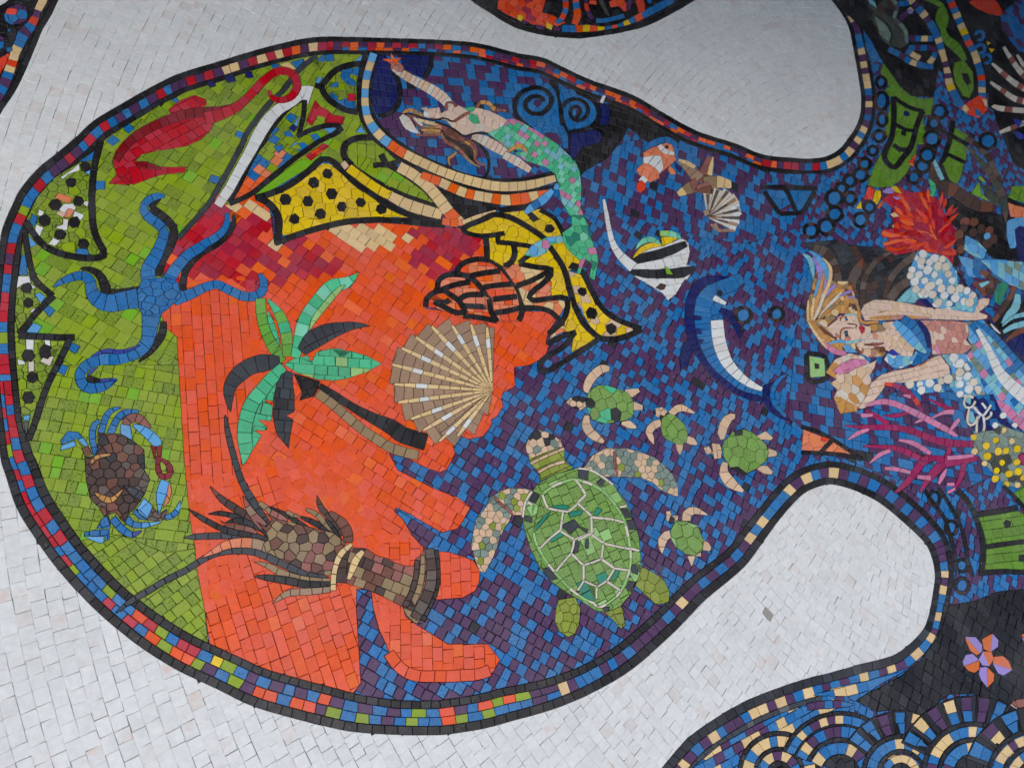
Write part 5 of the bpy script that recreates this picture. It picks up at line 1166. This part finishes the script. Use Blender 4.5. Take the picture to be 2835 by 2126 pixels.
a('E2 1600,1110 1900,1070 2000,1290 2120,1440 2000,1420 1900,1450 1720,1490 1640,1310', wmix(NV=4, B=2, CY=1), ('v', 84))
part('loop')
for t in ('E2 1700,1110 1640,1090 1600,1150 1620,1205 1680,1205 1720,1140', 'E2 1700,1200 1760,1270 1800,1290 1880,1180', 'E2 1655,1220 1635,1330 1660,1390 1710,1370 1760,1290', 'E2 1740,1300 1730,1400 1740,1490 1820,1500 1910,1490', 'E2 1815,1330 1870,1300 1880,1250', 'E2 1800,1300 1810,1400 1790,1480', 'E2 1780,1160 1830,1220'): s(t, 26, 'W IV', 70, gap=.7)
dots('E2', '2000,1290 2120,1390 1920,1390', 34, 'W', 6)
thing('yellow_anemone', 'grey green anemone studded with yellow dots', 'anemone')
part('body'); a('E2 1690,1480 1800,1450 1900,1440 1980,1380 2070,1420 2250,1480 2600,1600 E3 2600,420 2212,440 2060,430 1950,350 1850,240 1780,150 1690,30', wmix(GG=7, DO=2), ('v', 90), .9); a('E3 2150,120 2190,80 2260,80 2260,220 2180,210', 'MG', ('v', 80))
part('bud'); dots('E2', '1700,1510 1925,1540 1830,1600 2145,1630 2030,1650', 40, 'Y', 8); dots('E2', '2090,1550 2005,1440', 38, 'C', 8); dots('E3', '1950,70 1840,120 1990,185 2140,180 1935,265 2060,300 2155,275 1920,350 2035,405 2205,340', 40, 'Y', 8); dots('E3', '2150,415 1810,195 1710,70', 38, 'C', 8)
thing('pink_coral', 'branching magenta and pink coral over the blue sea', 'coral')
part('branch')
for t, w, c in (('E2 375,1393 600,1410 850,1410 1050,1440 1250,1520 1450,1570 1700,1582', '8 52 62 66 70 80 60', 'MG'), ('E2 790,965 900,985 1000,1030 1080,1100 1140,1180 1185,1265', '30 46 50 50 46 20', seq('RO MG MG MG')), ('E2 575,1225 700,1290 830,1385', '8 52 50', 'MG'), ('E2 1235,1118 1380,1190 1500,1240', '12 46 50', 'MG'),
                ('E2 780,1290 920,1290 1060,1250', '12 46 30', 'MG'), ('E3 575,15 850,30 1000,70 1160,150', '15 52 60 66', 'MG'), ('E3 1420,-60 1450,60 1400,160', '30 50 60', 'MG'), ('E3 1740,140 1550,170 1400,190 1330,250 1240,350 1145,490', '50 80 96 96 76 20', 'MG'), ('E3 1280,110 1180,180 1080,310 985,420 890,495', '90 80 74 60 15', 'MG'),
                ('E3 1400,150 1280,140 1160,150', '60 60 40', 'MG'), ('E3 1600,190 1570,330 1500,455', '60 54 25', 'MG'), ('E2 590,1195 740,1150 860,1160 1000,1212 1200,1312 1400,1420 1535,1503', '15 60 62 62 64 60 25', 'PK'), ('E2 418,1535 520,1470 630,1432', '15 52 30', 'PK'),
                ('E2 545,1292 670,1285', '50 30', 'PK'), ('E2 980,1080 1060,1100', '20 44', 'PK'), ('E2 1255,1325 1400,1258 1500,1255', '15 44 50', 'PK'), ('E2 1465,1435 1510,1380 1555,1325', '30 52 34', 'PK'), ('E2 1100,1365 1175,1330', '20 46', 'PK'), ('E2 930,1538 1080,1570 1200,1640 E3 1260,95', '20 48 50 30', 'PK'),
                ('E3 640,190 740,105 850,62', '20 50 40', 'PK'), ('E3 790,242 900,250 1060,285', '34 44 34', 'PK'), ('E3 1125,330 1265,342', '40 50', 'PK'), ('E3 1345,400 1385,320 1425,245', '30 54 15', 'PK'), ('E3 1430,138 1560,128 1700,112', '44 46 30', 'PK'), ('E3 1425,408 1505,405', 38, 'PK'), ('E3 1435,492 1510,450', 34, 'PK')):
    s(t, w, c, 82, gap=.8)

thing('brown_flower', 'brown round petals with a pale blue dot in the dark hollow', 'flower')
dots('E1', '1610,790 1700,790 1600,850 1780,860 1860,880 1900,965 1840,1010 1690,900 1550,920 1560,1000 1570,1070', 52, 'BR DB', 7); dot('E1', 1835, 935, 36, 'LB', 8)
thing('pale_fish', 'pale blue fish with tail in the dark hollow beside the foam', 'fish')
a('E1 1615,925 1730,980 1835,1080 1800,1175 1700,1140 1600,1070', 'CY LB', ('v', 84), .9); a('E1 1540,1135 1660,1160 1780,1235 1810,1365 1650,1350 1590,1240', wmix(LB=4, B=2, CY=1), ('v', 76), .9)
a('E1 1770,1180 1830,1175 1960,1175 2300,1215 2300,1520 2060,1425 1900,1310', wmix(CY=4, LB=3, GG=2, B=1), ('g', 28, 80, 66), .9); s('E1 1770,1290 1860,1350 1970,1420', '50 60 50', 'DB BR', 80)
a('E1 1910,1490 1950,1420 2010,1395 2062,1442 1970,1645 1912,1600', 'DT', ('v', 110)); a('E1 1680,1400 1900,1380 1920,1500 1800,1560', 'DB BR', ('v', 84)); a('E1 1750,1420 1860,1385 1868,1410 1780,1465', 'CY')
a('E1 2035,780 2140,745 2300,745 2300,840 2140,850 2135,1055 2070,1062 2035,930', 'LB', ('v', 92)); a('E1 2120,870 2170,830 2260,850 2260,1180 2150,1190', 'NV', ('v', 80))
part('fin')
for t, w in (('E2 2150,50 2130,180 2050,270 1985,350', '60 90 70 20'), ('E2 2000,440 2110,380 2260,350', '40 60 70'), ('E2 1990,380 2100,290 2260,250', '15 40 60')): s(t, w, 'CY', 84)
s('E2 1900,330 2000,200 2080,70 2120,-30', '50 60 60 50', 'DB BR', 84); s('E2 2030,530 2130,450 2260,400', '30 60 60', 'BR DB', 84)
s('E2 1870,350 1920,410 1975,455', '12 26 10', 'W', 120)

# ------------------------------------------------------------------ lower right
castle('wide green tower block with black bars beside the anemone')
part('wall'); a('E3 1745,740 1900,710 2165,675 2250,760 2600,760 2600,960 2212,975 1830,1022 1790,880', 'LG', ('g', -8, 92, 86)); a('E3 1830,1068 2212,1010 2600,990 2600,1310 2212,1305 1810,1285', 'LG', ('g', -6, 92, 86)); a('E3 2095,510 2212,420 2600,430 2600,700 2300,680 2165,600', 'LG', ('v', 84))
part('line'); bl('E3 1715,720 1860,695 2000,675 2150,640', 58); bl('E3 1825,1045 2000,1015 2300,980', 46); bl('E3 1750,1312 2000,1295 2300,1312', 52); bl('E3 1530,470 1640,580 1720,750 1785,950 1795,1150 1775,1300', 60, 80); bl('E3 2000,420 2120,540 2260,690', 46); dots('E3', '2045,810', 52, 'K', 5); a('E3 2160,1130 2250,1120 2250,1195 2160,1190', 'K')
thing('black_strand', 'pair of thin black lines curving through the blue strip by the border', 'line')
bl('E3 1200,465 1290,600 1400,750 1465,950 1505,1130 1530,1300', 42, 80); bl('E3 1345,450 1440,590 1555,800 1610,1000 1640,1180 1690,1340', 42, 80)
thing('lilac_flower', 'five petalled flower of orange and lilac halves on black', 'flower')
for q1, q2 in (('1615,315 1720,320 1785,400 1785,465 1765,485', '1615,315 1765,485 1735,505 1665,455 1620,350'), ('1890,282 1952,350 1948,420 1870,472', '1785,340 1890,282 1870,472 1800,440'), ('1588,570 1620,500 1690,490 1757,555 1605,615', '1605,615 1757,555 1757,650 1710,683 1650,665'), ('1895,585 2092,655 2005,712 1930,682', '1905,520 2000,512 2060,570 2092,655 1895,585'), ('1765,630 1835,620 1842,835 1780,760 1752,690', '1835,620 1912,700 1905,770 1842,835')):
    part('petal'); a('E4 ' + q1, 'LI', gap=.3); a('E4 ' + q2, 'OD', gap=.3)
part('centre'); a('E4 1750,545 1790,465 1860,617 1790,608', 'LI', gap=.3); a('E4 1790,465 1880,468 1905,545 1860,617', 'OD', gap=.3)
thing('corner_petal', 'cut off orange and lilac petal at the picture edge on black', 'flower')
a('E4 2190,290 2260,270 2260,420 2200,340', 'O2'); a('E4 2190,330 2260,430 2300,400 2260,300', 'LI')
thing('pale_shell_edge', 'grey green and brown shell part at the picture edge by the fan arches', 'seashell')
a('E4 2080,1000 2110,960 2212,945 2400,960 2400,1110 2212,1070', 'RB', ('v', 120)); a('E4 2085,1020 2212,1085 2400,1120 2400,1260 2212,1240 2140,1180', 'GG', ('v', 110)); s('E4 2075,1005 2140,1050 2212,1075 2400,1115', 16, 'IV', 110)

band2 = thing('mixed_strip', 'strip of blue, cream and yellow squares between grey line and fan arches', 'band')
a('D4 900,1800 1000,1640 1250,1430 1600,1230 1900,1090 2212,1000 2300,990 E4 160,900 400,920 490,1000 480,1100 300,1150 100,1250 -40,1500 -50,1800 D4 1500,2000', wmix(B=6, P=2.2, C=2.2, Y=.45), ('g', -30, 100, 96))
a('E4 60,915 190,865 420,800 620,765 820,700 1060,622 930,705 740,805 490,975 400,925', wmix(B=6, C=2, P=1.2), ('g', -15, 112, 100))
s('E4 0,1030 150,1010 300,1005 480,1010', '70 84 84 20', seq('P P B P B'), 92)
def fan(lab, cr, cx, cy, rings, a0=0, a1=180, spokes=None):
    thing('fan_arch', lab, 'arch', 'fan arches of blue and cream tiles')
    if spokes:
        r0, r1, n_, c_ = spokes[:4]
        b0, b1 = spokes[4:] if len(spokes) > 4 else (a0, a1)
        part('line'); arc(cr, cx, cy, (r0 + r1) / 2, b0, b1, (r1 - r0) + 30, kcol, 60)
        part('spoke')
        for k in range(n_):
            t = b0 + (b1 - b0) * (k + .5) / n_
            cs_, sn = math.cos(math.radians(t)), -math.sin(math.radians(t))
            wd = (r1 + r0) / 2 * math.radians((b1 - b0) / n_)
            s('%s %.1f,%.1f %.1f,%.1f' % (cr, cx + r0 * cs_, cy + r0 * sn, cx + r1 * cs_, cy + r1 * sn), '%d %d' % (wd * .52, wd * .72), c_, 110)
    for r_, w_, c_, nm in rings:
        part(nm)
        arc(cr, cx, cy, r_, a0 - 8, a1 + 8, w_, c_, 88)
    part('core')
    rr = rings[-1][0] - rings[-1][1] / 2
    a(cr + ' ' + ' '.join('%.1f,%.1f' % (cx + rr * math.cos(math.radians(t)), cy - rr * math.sin(math.radians(t))) for t in range(a0 - 10, a1 + 11, 20)), wmix(K=3, CH=2), ('v', 110))
bc2 = wmix(B=5, C=4.2, P=.8); bp = wmix(B=5, P=3, C=1.4)
fan('fan arch of blue and cream tiles on the lower edge, leftmost of the row', 'D4', 1870, 1700, ((400, 46, kcol, 'line'), (318, 112, bc2, 'row'), (242, 42, kcol, 'line'), (170, 96, bp, 'row')), 5, 175)
fan('fan arch with two outer tile rows beside the leftmost arch', 'E4', 340, 1715, ((620, 42, kcol, 'line'), (552, 92, bc2, 'row'), (500, 20, kcol, 'line'), (430, 112, bp, 'row'), (352, 44, kcol, 'line'), (262, 118, bc2, 'row')), 5, 150)
fan('fan arch with wide black spokes around it, third from the left', 'E4', 960, 1715, ((385, 46, kcol, 'line'), (306, 108, bc2, 'row'), (232, 44, kcol, 'line'), (156, 80, bp, 'row')), 5, 175, (410, 630, 7, bp, 32, 150))
fan('large fan arch with black spokes below the lilac flower', 'E4', 1690, 1705, ((500, 48, kcol, 'line'), (420, 108, bc2, 'row'), (340, 46, kcol, 'line'), (254, 118, bc2, 'row')), 8, 172, (525, 775, 9, bp, 32, 158))
fan('cropped fan arch at the lower right picture corner', 'E4', 2330, 1760, ((480, 46, kcol, 'line'), (400, 100, bc2, 'row'), (320, 46, kcol, 'line'), (240, 96, bc2, 'row')), 30, 175, (505, 720, 5, bp, 60, 165))

# ------------------------------------------------------------------ neighbouring shapes at the upper edge
thing('red_medallion', 'orange and red shape with black edge dipping in from the upper side', 'medallion')
part('ground'); a('C0 1150,0 1300,90 1500,210 1700,290 1950,345 2212,365 D0 250,362 500,328 800,265 1000,188 1200,80 1340,0 1900,-400 C0 700,-400', wmix(K=5, CH=1), ('v', 78))
a('C0 1400,-40 1390,90 1470,140 1600,200 1800,265 1960,290 2090,235 1960,160 1850,130 1900,-60', wmix(O=5, RO=4, MR=1.5), ('v', 76))
for q in ('1595,150 1660,165 1640,222 1590,195', '1890,225 1960,265 1945,310 1885,280'): a('C0 ' + q, 'Y')
for q in ('1640,200 1720,225 1700,260 1640,232', '1780,250 1870,270 1860,310 1780,285', '1960,250 2040,290 2030,320 1960,310'): a('C0 ' + q, 'P')
part('band'); s('D0 20,290 130,295 300,290 430,292 600,262 750,205 880,140 1050,50 1250,-60', '70 72 70 34 34 66 80 78 74', wmix(O=3, B=4, Y=.8, P=2, LI=.8), 70)
part('arm')
s('D0 50,-60 62,80 20,190 -40,230', '56 62 60 40', wmix(B=2, RO=2, LI=.6), 66); s('D0 165,-60 168,60 180,160 150,250', '70 70 84 70', wmix(O=2, P=1, B=1), 74); s('D0 268,-40 275,80 330,200', '44 46 50', wmix(RO=2, P=2), 74); s('D0 370,210 440,212 540,192 660,160', 46, wmix(B=5, P=1), 72); s('D0 510,50 620,25 680,110', '60 90 50', 'O RO', 74); s('D0 800,-40 830,60 835,125', '80 86 60', 'O RO', 70); s('D0 410,-20 460,90 505,165', '44 44 12', 'DO', 80); s('D0 300,20 380,30', 40, 'O', 70); s('D0 720,-20 700,100', 50, 'P', 70); a('D0 880,-40 960,-40 930,40 900,30', 'B')
part('edge'); bl('C0 1100,-40 1160,10 1310,105 1500,225 1700,302 1950,352 2200,372 D0 250,368 500,335 800,272 1000,192 1200,85 1360,-10 1500,-90', 46, 80)
thing('corner_medallion', 'dark shape with coloured squares in the upper left picture corner', 'medallion')
part('ground'); a('A0 -700,400 -100,110 60,40 160,-60 300,-400 760,-400 560,0 480,150 400,290 330,460 230,700 120,920 0,1090 -500,1900', wmix(K=5, CH=1), ('v', 92))
part('rosette'); a('A0 40,150 80,80 180,35 270,70 285,150 270,210 200,245 100,245 50,210', wmix(B=4, P=3, RO=1), ('v', 92)); bl('A0 20,150 70,55 190,12 300,70 305,170 260,250 150,275 50,240 20,150', 36, 80)
part('band'); s('A0 470,-80 430,20 390,100 365,170 310,270 240,350 195,450 155,540 110,680 55,830 -20,990 -160,1300', '90 92 80 84 110 130 110 100 110 120 110 110', wmix(P=5, B=3, C=2, RO=2), 72)
a('A0 -80,600 0,590 80,545 100,560 60,650 0,760 -80,800', wmix(O=3, RO=2), ('v', 90)); a('A0 -60,420 45,425 40,480 0,505 -60,520', 'B'); a('A0 60,490 125,475 125,520 70,535', 'B'); a('A0 -60,360 40,350 50,400 -60,415', 'P'); a('A0 70,295 110,300 110,325 80,320', 'B')
part('edge'); bl('A0 600,-80 560,0 490,150 405,290 335,460 235,700 125,920 0,1110 -160,1400', 66, 90); bl('A0 -80,140 20,75 90,30 170,-60', 50, 80)

# ------------------------------------------------------------------ cut the tiles to fit each other and build them
CELL = 60.0
HASH = {}
CL = []
for _i, it in enumerate(ITEMS):
    for c in it['clips']:
        b = bbox(c)
        A = np.array(c); B = np.roll(A, -1, axis=0)
        k = len(CL)
        CL.append((_i if not it.get('own') else (_i, it['root']), c, b, A, B, np.minimum(A, B), np.maximum(A, B)))
        for gx in range(int(b[0] // CELL), int(b[2] // CELL) + 1):
            for gy in range(int(b[1] // CELL), int(b[3] // CELL) + 1):
                HASH.setdefault((gx, gy), []).append(k)
def inside(A, B, x, y):
    cr = (A[:, 1] > y) != (B[:, 1] > y)
    if not cr.any(): return False
    a_, b_ = A[cr], B[cr]
    return bool(np.count_nonzero(x < (b_[:, 0] - a_[:, 0]) * (y - a_[:, 1]) / (b_[:, 1] - a_[:, 1]) + a_[:, 0]) % 2)
def loops_of(faces):
    e = {}
    for f in faces:
        for i in range(len(f)):
            p, q = f[i - 1], f[i]
            if (q, p) in e: del e[(q, p)]
            else: e[(p, q)] = 1
    nxt = {}
    for p, q in e: nxt.setdefault(p, []).append(q)
    out = []
    while nxt:
        st_ = next(iter(nxt)); lp = [st_]; c = st_
        while True:
            l = nxt.get(c)
            if not l: break
            d = l.pop()
            if not l: del nxt[c]
            if d == st_: break
            lp.append(d); c = d
        if len(lp) > 2: out.append(lp)
    return out
def tidy(p, tol=.06):
    p = [q for i, q in enumerate(p) if math.hypot(q[0] - p[i - 1][0], q[1] - p[i - 1][1]) > .25]
    ch = True
    while ch and len(p) > 3:
        ch = False
        for i in range(len(p)):
            x, y, z_ = p[i - 1], p[i], p[(i + 1) % len(p)]
            dx, dy = z_[0] - x[0], z_[1] - x[1]
            q = math.hypot(dx, dy)
            if q < 1e-6 or abs((y[0] - x[0]) * dy - (y[1] - x[1]) * dx) / q < tol:
                p.pop(i); ch = True; break
    return p
def inset(p, d):
    out, n = [], len(p)
    for i in range(n):
        x, y, z_ = p[i - 1], p[i], p[(i + 1) % n]
        a1 = (y[0] - x[0], y[1] - x[1]); a2 = (z_[0] - y[0], z_[1] - y[1])
        l1, l2 = math.hypot(*a1) or 1, math.hypot(*a2) or 1
        n1 = (-a1[1] / l1, a1[0] / l1); n2 = (-a2[1] / l2, a2[0] / l2)
        bx, by = n1[0] + n2[0], n1[1] + n2[1]
        dn = 1 + n1[0] * n2[0] + n1[1] * n2[1]
        k = d / max(dn, .28)
        out.append((y[0] + bx * k, y[1] + by * k))
    return out
def inpoly(p, x, y):
    c = False
    x1, y1 = p[-1]
    for x2, y2 in p:
        if (y1 > y) != (y2 > y) and x < (x2 - x1) * (y - y1) / (y2 - y1) + x1: c = not c
        x1, y1 = x2, y2
    return c
def cut(tile, must, subs):
    tile = ccw(tile)
    V, E = [], []
    for p in [tile] + ([must] if must else []) + subs:
        n0, n = len(V), len(p)
        E += [(n0 + k, n0 + (k + 1) % n) for k in range(n)]; V += [Vector(q) for q in p]
    try: vo, eo, fo, _a1, _a2, _of = delaunay_2d_cdt(V, E, [], 0, 1e-4, False)
    except Exception: return []
    keep = []
    for f in fo:
        x = sum(vo[k][0] for k in f) / len(f); y = sum(vo[k][1] for k in f) / len(f)
        if inpoly(tile, x, y) and (not must or inpoly(must, x, y)) and not any(inpoly(q, x, y) for q in subs): keep.append(tuple(f))
    if not keep: return []
    # split into connected pieces
    em, par = {}, list(range(len(keep)))
    def find(i):
        while par[i] != i: par[i] = par[par[i]]; i = par[i]
        return i
    for i, f in enumerate(keep):
        for k in range(len(f)):
            e = (min(f[k - 1], f[k]), max(f[k - 1], f[k]))
            if e in em: par[find(i)] = find(em[e])
            else: em[e] = i
    comp = {}
    for i, f in enumerate(keep): comp.setdefault(find(i), []).append(f)
    res = []
    for fs in comp.values():
        lp = loops_of(fs)
        if lp:
            lp = sorted(([tuple(vo[i]) for i in l] for l in lp), key=lambda l: -abs(area2(l)))
            out = ccw(lp[0])
            for hole in lp[1:]:            # a tile with a piece let into it: run its outline in to the hole and back
                if abs(area2(hole)) < 4: continue
                hole = hole if area2(hole) < 0 else hole[::-1]
                bi = min(((i, j) for i in range(len(out)) for j in range(len(hole))), key=lambda t: (out[t[0]][0] - hole[t[1]][0]) ** 2 + (out[t[0]][1] - hole[t[1]][1]) ** 2)
                out = out[:bi[0] + 1] + hole[bi[1]:] + hole[:bi[1] + 1] + out[bi[0]:]
            res.append(out)
    return res
BLK = 160.0
_cache = {}
def near(key, poly, b):
    """the part of a large outline that lies around a tile"""
    if len(poly) < 24 or b[2] - b[0] > 60 or b[3] - b[1] > 60: return poly
    gx, gy = int((b[0] + b[2]) / 2 // BLK), int((b[1] + b[3]) / 2 // BLK)
    k = (key, gx, gy)
    if k in _cache: return _cache[k]
    p = poly
    for ax, lim, sg in ((0, gx * BLK - 60, 1), (0, (gx + 1) * BLK + 60, -1), (1, gy * BLK - 60, 1), (1, (gy + 1) * BLK + 60, -1)):
        n = []
        for i in range(len(p)):
            u, v = p[i - 1], p[i]
            du, dv = (u[ax] - lim) * sg, (v[ax] - lim) * sg
            if (du >= 0) != (dv >= 0):
                t = du / (du - dv); n.append((u[0] + (v[0] - u[0]) * t, u[1] + (v[1] - u[1]) * t))
            if dv >= 0: n.append(v)
        p = n
        if len(p) < 3: break
    _cache[k] = p
    return p
MARGIN = 260
pieces = {}          # (root index, part) -> list of (loop, colour, picture area)
RI = {id(r): i for i, r in enumerate(ROOTS)}
for ii, it in enumerate(ITEMS):
    reg = it['region']
    if reg: RA = np.array(reg); RB = np.roll(RA, -1, axis=0); rmn, rmx = np.minimum(RA, RB), np.maximum(RA, RB)
    for tile, col in it['tiles']:
        b = bbox(tile)
        cx, cy = (b[0] + b[2]) / 2, (b[1] + b[3]) / 2
        px, py = pix(cx, cy)
        if len(tile) < 9 and (px < -MARGIN or py < -MARGIN or px > PW + MARGIN or py > PH + MARGIN): continue
        must = None
        if reg:
            hit = ((rmn[:, 0] < b[2]) & (rmx[:, 0] > b[0]) & (rmn[:, 1] < b[3]) & (rmx[:, 1] > b[1])).any()
            if hit: must = near(-1 - ii, reg, b)
            elif not inside(RA, RB, cx, cy): continue
        subs, dead, seen = [], False, set()
        for gx in range(int(b[0] // CELL), int(b[2] // CELL) + 1):
            for gy in range(int(b[1] // CELL), int(b[3] // CELL) + 1):
                for k in HASH.get((gx, gy), ()):
                    if k in seen: continue
                    seen.add(k)
                    oi, c, cb, A, B, mn, mx = CL[k]
                    if isinstance(oi, tuple):
                        if oi[1] is not it['root']: continue
                        oi = oi[0]
                    if oi <= ii or cb[0] > b[2] or cb[2] < b[0] or cb[1] > b[3] or cb[3] < b[1]: continue
                    if ((mn[:, 0] < b[2]) & (mx[:, 0] > b[0]) & (mn[:, 1] < b[3]) & (mx[:, 1] > b[1])).any(): subs.append(near(k, c, b))
                    elif inside(A, B, cx, cy): dead = True; break
                if dead: break
            if dead: break
        if dead: continue
        full = abs(area2(tile))
        subs = [c for c in subs if len(c) > 2]
        if must is not None and len(must) < 3: continue
        res = cut(tile, must, subs) if (must or subs) else [ccw(tile)]
        for lp in res:
            lp = tidy(lp)
            if len(lp) < 3: continue
            ar = area2(lp)
            per = sum(math.hypot(lp[i][0] - lp[i - 1][0], lp[i][1] - lp[i - 1][1]) for i in range(len(lp)))
            if ar < 3.0 or ar < .035 * min(full, 420) or ar / per < .55: continue
            g = it['gap'] / 2 * R.uniform(.7, 1.3) if it['gap'] > 0 else R.choices((.05, .15, .34), (72, 20, 8))[0]
            q = inset(lp, g)
            if area2(q) < .35 * ar:
                c0 = cen(lp); q = [(c0[0] + (v[0] - c0[0]) * .86, c0[1] + (v[1] - c0[1]) * .86) for v in lp]
            pp = [pix(*v) for v in q]
            pieces.setdefault((RI[id(it['root'])], it['part']), []).append((q, col, abs(area2(pp))))

def tile_geo(q, top, tx, ty, c0, verts, faces, mids, mi, tvs, tv):
    """one tile: a worn top face with a small chamfer and side walls down into the bed"""
    n = len(q)
    ar = area2(q)
    ch = .55 if ar > 60 else .3
    inn = inset(q, ch)
    ok = area2(inn) > .55 * ar
    base = len(verts)
    def z(p): return (top + (p[0] - c0[0]) * tx + (p[1] - c0[1]) * ty) / 1000
    rings = []
    if ok: rings.append([(p[0] / 1000, p[1] / 1000, z(p)) for p in inn])
    rings.append([(p[0] / 1000, p[1] / 1000, z(p) - (.00045 if ok else 0)) for p in q])
    rings.append([(p[0] / 1000, p[1] / 1000, -.0085) for p in q])
    for r in rings: verts.extend(r)
    fs = [tuple(range(base, base + n))]
    for k in range(len(rings) - 1):
        a0, b0 = base + k * n, base + (k + 1) * n
        for i in range(n):
            j = (i + 1) % n
            fs.append((a0 + i, b0 + i, b0 + j, a0 + j))
    faces.extend(fs); mids.extend([mi] * len(fs)); tvs.extend([tv] * len(fs))
def mesh_of(name, verts, faces, mids, tvs, keys):
    me = bpy.data.meshes.new(name)
    me.from_pydata(verts, [], faces)
    for k in keys: me.materials.append(material(k))
    if len(keys) > 1: me.polygons.foreach_set('material_index', mids)
    at = me.attributes.new('tv', 'FLOAT', 'FACE')
    at.data.foreach_set('value', tvs)
    return me
link = scene.collection.objects.link
LIMIT = 300
total = [0, 0]
by_root = {}
for (ri, prt), lst in pieces.items(): by_root.setdefault(ri, {})[prt] = lst
for ri, prts in by_root.items():
    r = ROOTS[ri]
    allp = [(q, c, ar, prt) for prt, l in prts.items() for q, c, ar in l]
    allp.sort(key=lambda t: -t[2] if all(-5 < pix(*t[0][0])[k] < (PW, PH)[k] + 5 for k in (0, 1)) else 1)
    if r.get('obj') is None:
        o = bpy.data.objects.new(r['name'], None)
        o.empty_display_size = .02
        c0 = cen([cen(t[0]) for t in allp])
        o.location = (c0[0] / 1000, c0[1] / 1000, 0)
        link(o); r['obj'] = o
    o = r['obj']
    for k in ('label', 'group', 'kind'):
        if r.get(k): o[k] = r[k]
    if r.get('cat'): o['category'] = r['cat']
    po = {None: o}
    single = len(allp) == 1
    def holder(prt):
        if prt not in po:
            e = bpy.data.objects.new(prt[0], None); e.empty_display_size = .01
            link(e); e.parent = o; po[prt] = e
        return po[prt]
    rest = {}
    for k, (q, col, ar, prt) in enumerate(allp):
        c0 = cen(q)
        top = R.gauss(0, .22); sz = max(6., math.sqrt(abs(area2(q))))
        tl = .016 if sz < 30 else .004
        tx, ty = R.gauss(0, tl), R.gauss(0, tl)
        tv = R.random()
        total[0] += 1
        if k < LIMIT:
            V, F, M_, T_ = [], [], [], []
            tile_geo(q, top, tx, ty, c0, V, F, M_, 0, T_, tv)
            par_o = holder(prt)
            off = Vector((c0[0] / 1000, c0[1] / 1000, 0))
            V = [(v[0] - off.x, v[1] - off.y, v[2]) for v in V]
            t = bpy.data.objects.new('tile', mesh_of('tile', V, F, M_, T_, [col]))
            link(t); t.parent = par_o
            t.location = off - o.location
        else:
            rest.setdefault(prt, []).append((q, top, tx, ty, c0, col, tv))
    allrest = [t for l in rest.values() for t in l]
    if allrest:
        keys = sorted({t[5] for t in allrest}); ki = {k: i for i, k in enumerate(keys)}
        V, F, M_, T_ = [], [], [], []
        for q, top, tx, ty, c0, col, tv in allrest:
            tile_geo(q, top, tx, ty, c0, V, F, M_, ki[col], T_, tv)
        V = [(v[0] - o.location.x, v[1] - o.location.y, v[2]) for v in V]
        t = bpy.data.objects.new('small_tiles', mesh_of('small_tiles', V, F, M_, T_, keys))
        t['kind'] = 'stuff'
        link(t); t.parent = o
        total[1] += len(allrest)
print('TILES', total, 'roots', len(by_root))
